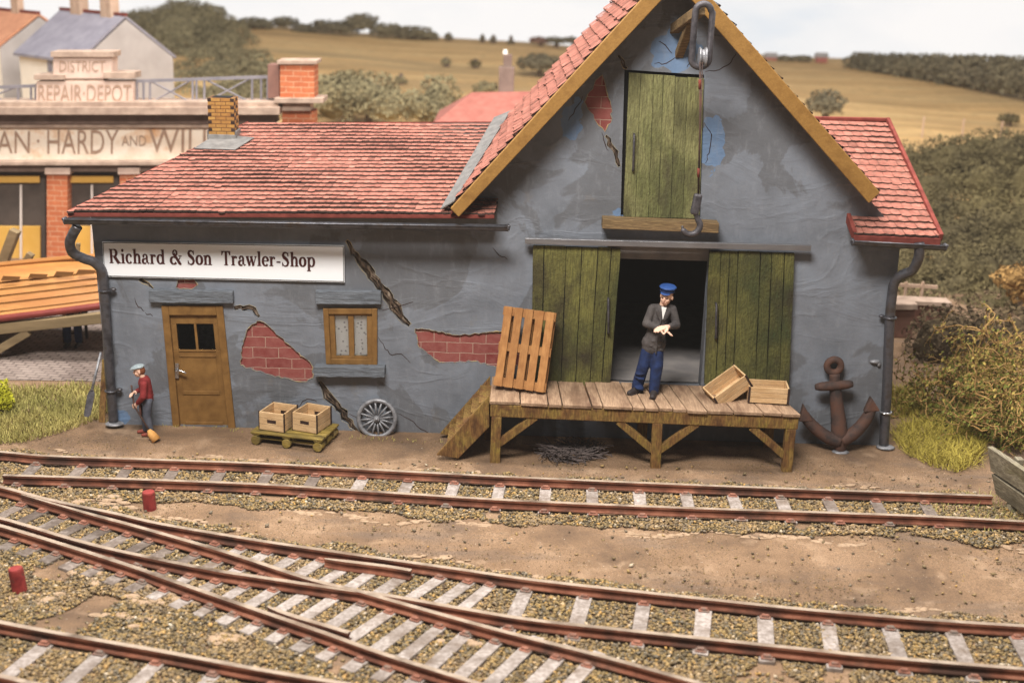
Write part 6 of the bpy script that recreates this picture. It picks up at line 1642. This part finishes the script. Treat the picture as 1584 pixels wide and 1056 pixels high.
# ------------------------------------------------------------------ houses behind
M['hwhite'] = surf('white_render', [C(236, 228, 214), C(246, 238, 226)], 2, bump=.1)
M['hgrey'] = surf('grey_render', [C(158, 150, 146), C(172, 164, 160)], 2, bump=.1)
M['slate'] = surf('slate', [C(128, 124, 136), C(148, 144, 154)], 3, bump=.2)
M['oroof'] = surf('orange_tile', [C(186, 124, 92), C(206, 144, 108)], 4, bump=.3)
M['rroof'] = surf('far_red_roof', [C(158, 92, 80), C(178, 110, 96)], 4, bump=.3)
M['stack'] = surf('chimney_stack', [C(178, 146, 122), C(196, 166, 142)], 4, bump=.2)
def house(name, corner_px, Y, rot, Lf, Lg, zbase, zeave, zridge, mats, label, stacks, wins=()):
    """near corner at photo pixel x; front runs to the left, gable to the right"""
    c = Wl(corner_px, 150, Y); c.z = 0
    r = empty(name, (c.x, c.y, zbase), label, 'house')
    f = V((-math.cos(math.radians(rot)), math.sin(math.radians(rot)), 0)); g = V((math.cos(math.radians(90 - rot)), math.sin(math.radians(90 - rot)), 0))
    p = lambda a, b_, z: c + f * a + g * b_ + V((0, 0, z))
    mb = MB(); mb.add([p(0, 0, zbase), p(Lf, 0, zbase), p(Lf, 0, zeave), p(0, 0, zeave)], [(0, 1, 2, 3)]); mb.add([p(0, Lg, zbase), p(Lf, Lg, zbase), p(Lf, Lg, zeave), p(0, Lg, zeave)], [(0, 1, 2, 3)]); mb.add([p(Lf, 0, zbase), p(Lf, Lg, zbase), p(Lf, Lg, zeave), p(Lf, Lg / 2, zridge), p(Lf, 0, zeave)], [(0, 1, 2, 3, 4)])
    mb.build('front_wall', mats[0], r)
    mb = MB(); mb.add([p(-.01, 0, zbase), p(-.01, Lg, zbase), p(-.01, Lg, zeave), p(-.01, Lg / 2, zridge), p(-.01, 0, zeave)], [(0, 1, 2, 3, 4)]); mb.build('gable_wall', mats[1], r)
    mb = MB(); mb.prism([p(.0, -.12, zeave - .06), p(Lf + .1, -.12, zeave - .06), p(Lf + .1, Lg / 2, zridge + .04), p(.0, Lg / 2, zridge + .04)], (0, 0, .08)); mb.prism([p(.0, Lg + .12, zeave - .06), p(Lf + .1, Lg + .12, zeave - .06), p(Lf + .1, Lg / 2, zridge + .04), p(.0, Lg / 2, zridge + .04)], (0, 0, .08)); rf = mb.build('roof', mats[2], r)
    mb = MB(); mb.bar(p(-.02, Lg / 2, zridge + .13), p(Lf + .1, Lg / 2, zridge + .13), .12, .08); mb.build('ridge_tiles', M['tile_red'], rf)
    for (a, h, wd_) in stacks:
        mb = MB(); q_ = p(a, Lg / 2, zridge)
        for d in (-wd_ * .55, wd_ * .55): mb.box(q_ + f * d + V((0, 0, h / 2)), (wd_, wd_ * 1.1, h + .5), rotm(0, 0, -rot))
        mb.build('chimney', M['stack'], rf, bevel=.02)
    for (a, z, ww, hh) in wins:
        mb = MB(); mb.prism([p(a - ww / 2, -.02, z), p(a + ww / 2, -.02, z), p(a + ww / 2, -.02, z + hh), p(a - ww / 2, -.02, z + hh)], (0, .03, 0)); wo = mb.build('window', M['hwhite'], r)
        mb = MB(); mb.prism([p(a - ww / 2 + .05, -.05, z + .05), p(a + ww / 2 - .05, -.05, z + .05), p(a + ww / 2 - .05, -.05, z + hh - .05), p(a - ww / 2 + .05, -.05, z + hh - .05)], (0, .02, 0)); mb.build('pane', M['slate'], wo)
    return r
YH = 17.0
def zat(px, py, Y): return Wl(px, py, Y).z
house('gabled_house', 128, YH, 40, 3.2, 3.0, .5, zat(128, 96, YH), zat(187, 30, YH + 1.2), (M['hwhite'], M['hgrey'], M['slate']), 'white house with grey gable, slate roof and two tall chimney pairs', [(.75, 1.3, .26), (2.3, 1.5, .26)], [(1.5, zat(80, 120, YH), .35, .5), (1.4, zat(80, 160, YH), .3, .35)])
house('gabled_house', 6, YH + 3.4, 40, 3.2, 2.7, .5, zat(6, 76, YH + 3), zat(40, 26, YH + 4.5), (M['hwhite'], M['hgrey'], M['oroof']), 'smaller house with orange roof behind at the far left edge', [(1.2, .5, .2)])
# red roofed cottage behind the wing roof
YC = 15.0
ct_ = empty('red_roof_cottage', (Wl(790, 200, YC).x, YC, .6), 'cottage with faded red hipped roof and tall chimney behind the shop', 'house')
a, b_, c_, d = Wl(668, 194, YC), Wl(960, 196, YC), Wl(900, 140, YC + 1.6), Wl(730, 143, YC + 1.6)
mb = MB(); mb.prism([a, b_, c_, d], (0, .05, -.08)); e1_ = V((a.x, YC + 3.2, a.z)); mb.prism([a, d, e1_], (0, 0, -.08)); mb.prism([d, c_, V((b_.x, YC + 3.2, b_.z)), e1_], (0, 0, -.08)); rf = mb.build('roof', M['rroof'], ct_)
mb = MB(); mb.prism([V((a.x + .25, YC + .2, .3)), V((b_.x - .2, YC + .2, .3)), V((b_.x - .2, YC + .2, b_.z - .06)), V((a.x + .25, YC + .2, a.z - .06))], (0, 2.7, 0)); mb.build('wall', M['hwhite'], ct_)
M['dstack'] = surf('dark_stack', [C(112, 92, 82), C(134, 112, 100)], 4)
q = Wl(783, 142, YC + 1.8); tz = Wl(783, 106, YC + 1.8).z
mb = MB(); mb.box((q.x, q.y, (q.z + tz) / 2 - .2), (.42, .42, tz - q.z + .5)); tz2 = Wl(783, 84, YC + 1.8).z; mb.box((q.x + .02, q.y, (tz + tz2) / 2), (.24, .26, tz2 - tz)); ck = mb.build('chimney', M['dstack'], rf, bevel=.02)
mb = MB(); mb.tube([(q.x - .05, q.y, tz2), (q.x - .05, q.y, tz2 + .12)], [.07, .06], 10); mb.build('chimney_pot', M['hwhite'], ck)
# tiny barns on the right skyline
for (px, lab, mt) in ((1192, 'tiny reddish barn on the skyline against the gable board', 'rroof'), (1270, 'tiny brown barn with pale roof on the right skyline', 'rroof')):
    c = Wl(px, 94, 44.0); r = empty('barn', c, lab, 'barn'); mb = MB(); mb.box(c + V((0, 0, .05)), (.5, .4, .26)); mb.build('wall', M['rroof'], r)
    mb = MB(); mb.prism([c + V((-.3, -.24, .16)), c + V((.3, -.24, .16)), c + V((.3, 0, .32)), c + V((-.3, 0, .32))], (0, 0, .04)); mb.prism([c + V((-.3, .24, .16)), c + V((.3, .24, .16)), c + V((.3, 0, .32)), c + V((-.3, 0, .32))], (0, 0, .05)); mb.build('roof', M['hgrey'], r)
# stone pier, wall and rail behind the right corner
YP = 6.0
M['brownstone'] = surf('brown_stone', [C(118, 84, 72), C(142, 104, 88)], 2.5, 6, bump=.3)
gpr = empty('stone_pier', V((Wl(1425, 600, YP).x, YP, 0)), 'reddish brown stone gate pier behind the right corner of the shop', 'pier')
mb = MB(); q = [Wl(1370, 480, YP), Wl(1416, 480, YP)]; g0 = Gd(1400, 560, 0); mb.prism([q[0], q[1], V((q[1].x, YP, 0)), V((q[0].x, YP, 0))], (0, .5, 0)); mb.build('shaft', M['brownstone'], gpr, bevel=.02)
mb = MB(); mb.prism([Wl(1366, 470, YP - .06), Wl(1420, 470, YP - .06), Wl(1420, 480, YP - .06), Wl(1366, 480, YP - .06)], (0, .62, 0)); mb.build('cap', M['ledge'], gpr, bevel=.02)
gw = empty('garden_wall', V((Wl(1440, 600, YP + .6).x, YP + .6, 0)), 'low wall with pale coping beyond the stone gate pier', 'wall')
mb = MB(); q = [Wl(1340, 466, YP + .7), Wl(1470, 472, YP + .7)]; mb.prism([q[0], q[1], V((q[1].x, YP + .7, 0)), V((q[0].x, YP + .7, 0))], (0, .3, 0)); mb.build('wall', M['obricks'], gw)
mb = MB(); mb.bar(q[0] + V((0, .12, .03)), q[1] + V((0, .12, .03)), .42, .08); mb.build('coping', M['ledge'], gw)
mb = MB()
for px in (1402, 1428): a = Wl(px, 436, YP + 1.5); mb.tube([a, V((a.x, a.y, .1))], .035, 6)
mb.bar(Wl(1380, 440, YP + 1.5), Wl(1450, 444, YP + 1.5), .05, .07)
tag(mb.build('field_rail', M['stack'], origin=V((Wl(1415, 440, YP + 1.5).x, YP + 1.5, 0))), 'faint pale post and rail fence behind the right corner', 'fence')
for i, px in enumerate((1428, 1490, 1550)):
    q = Wl(px, 196, 22.0); b0_ = hz(q.x, 22.0); mb = MB(); mb.tube([V((q.x, 22, b0_ - .2)), V((q.x, 22, b0_ + .65))], .03, 6)
    tag(mb.build('fence_post', M['stack'], origin=V((q.x, 22, b0_))), ['thin fence post in the right field, nearest the shop roof', 'thin fence post in the middle of the right field', 'thin fence post in the right field, nearest the picture edge'][i], 'post', 'fence posts in the right field')
tree_thing('autumn_bush', [px_clump(1572, 432, 34, 22, 8.0), px_clump(1600, 450, 40, 30, 8)], 'orange brown round shrub behind the top of the twiggy bush', 'bush', 'leaforange', .1)

# ------------------------------------------------------------------ added haze volume, washing out the far backdrop a little
hz_m = bpy.data.materials.new('haze'); hz_m.use_nodes = True; nt = hz_m.node_tree
nt.nodes.remove(nt.nodes['Principled BSDF']); pv = nt.nodes.new('ShaderNodeVolumePrincipled')
pv.inputs['Color'].default_value = (1.0, 0.94, 0.88, 1); pv.inputs['Density'].default_value = 0.0006; pv.inputs['Anisotropy'].default_value = 0.2
nt.links.new(pv.outputs[0], nt.nodes['Material Output'].inputs['Volume'])
mb = MB(); mb.box((0, 24.5, 3.2), (147, 97, 10.6)); tag(mb.build('haze', hz_m), 'thin pale added haze between the shop and the hills', 'haze', kind='stuff')
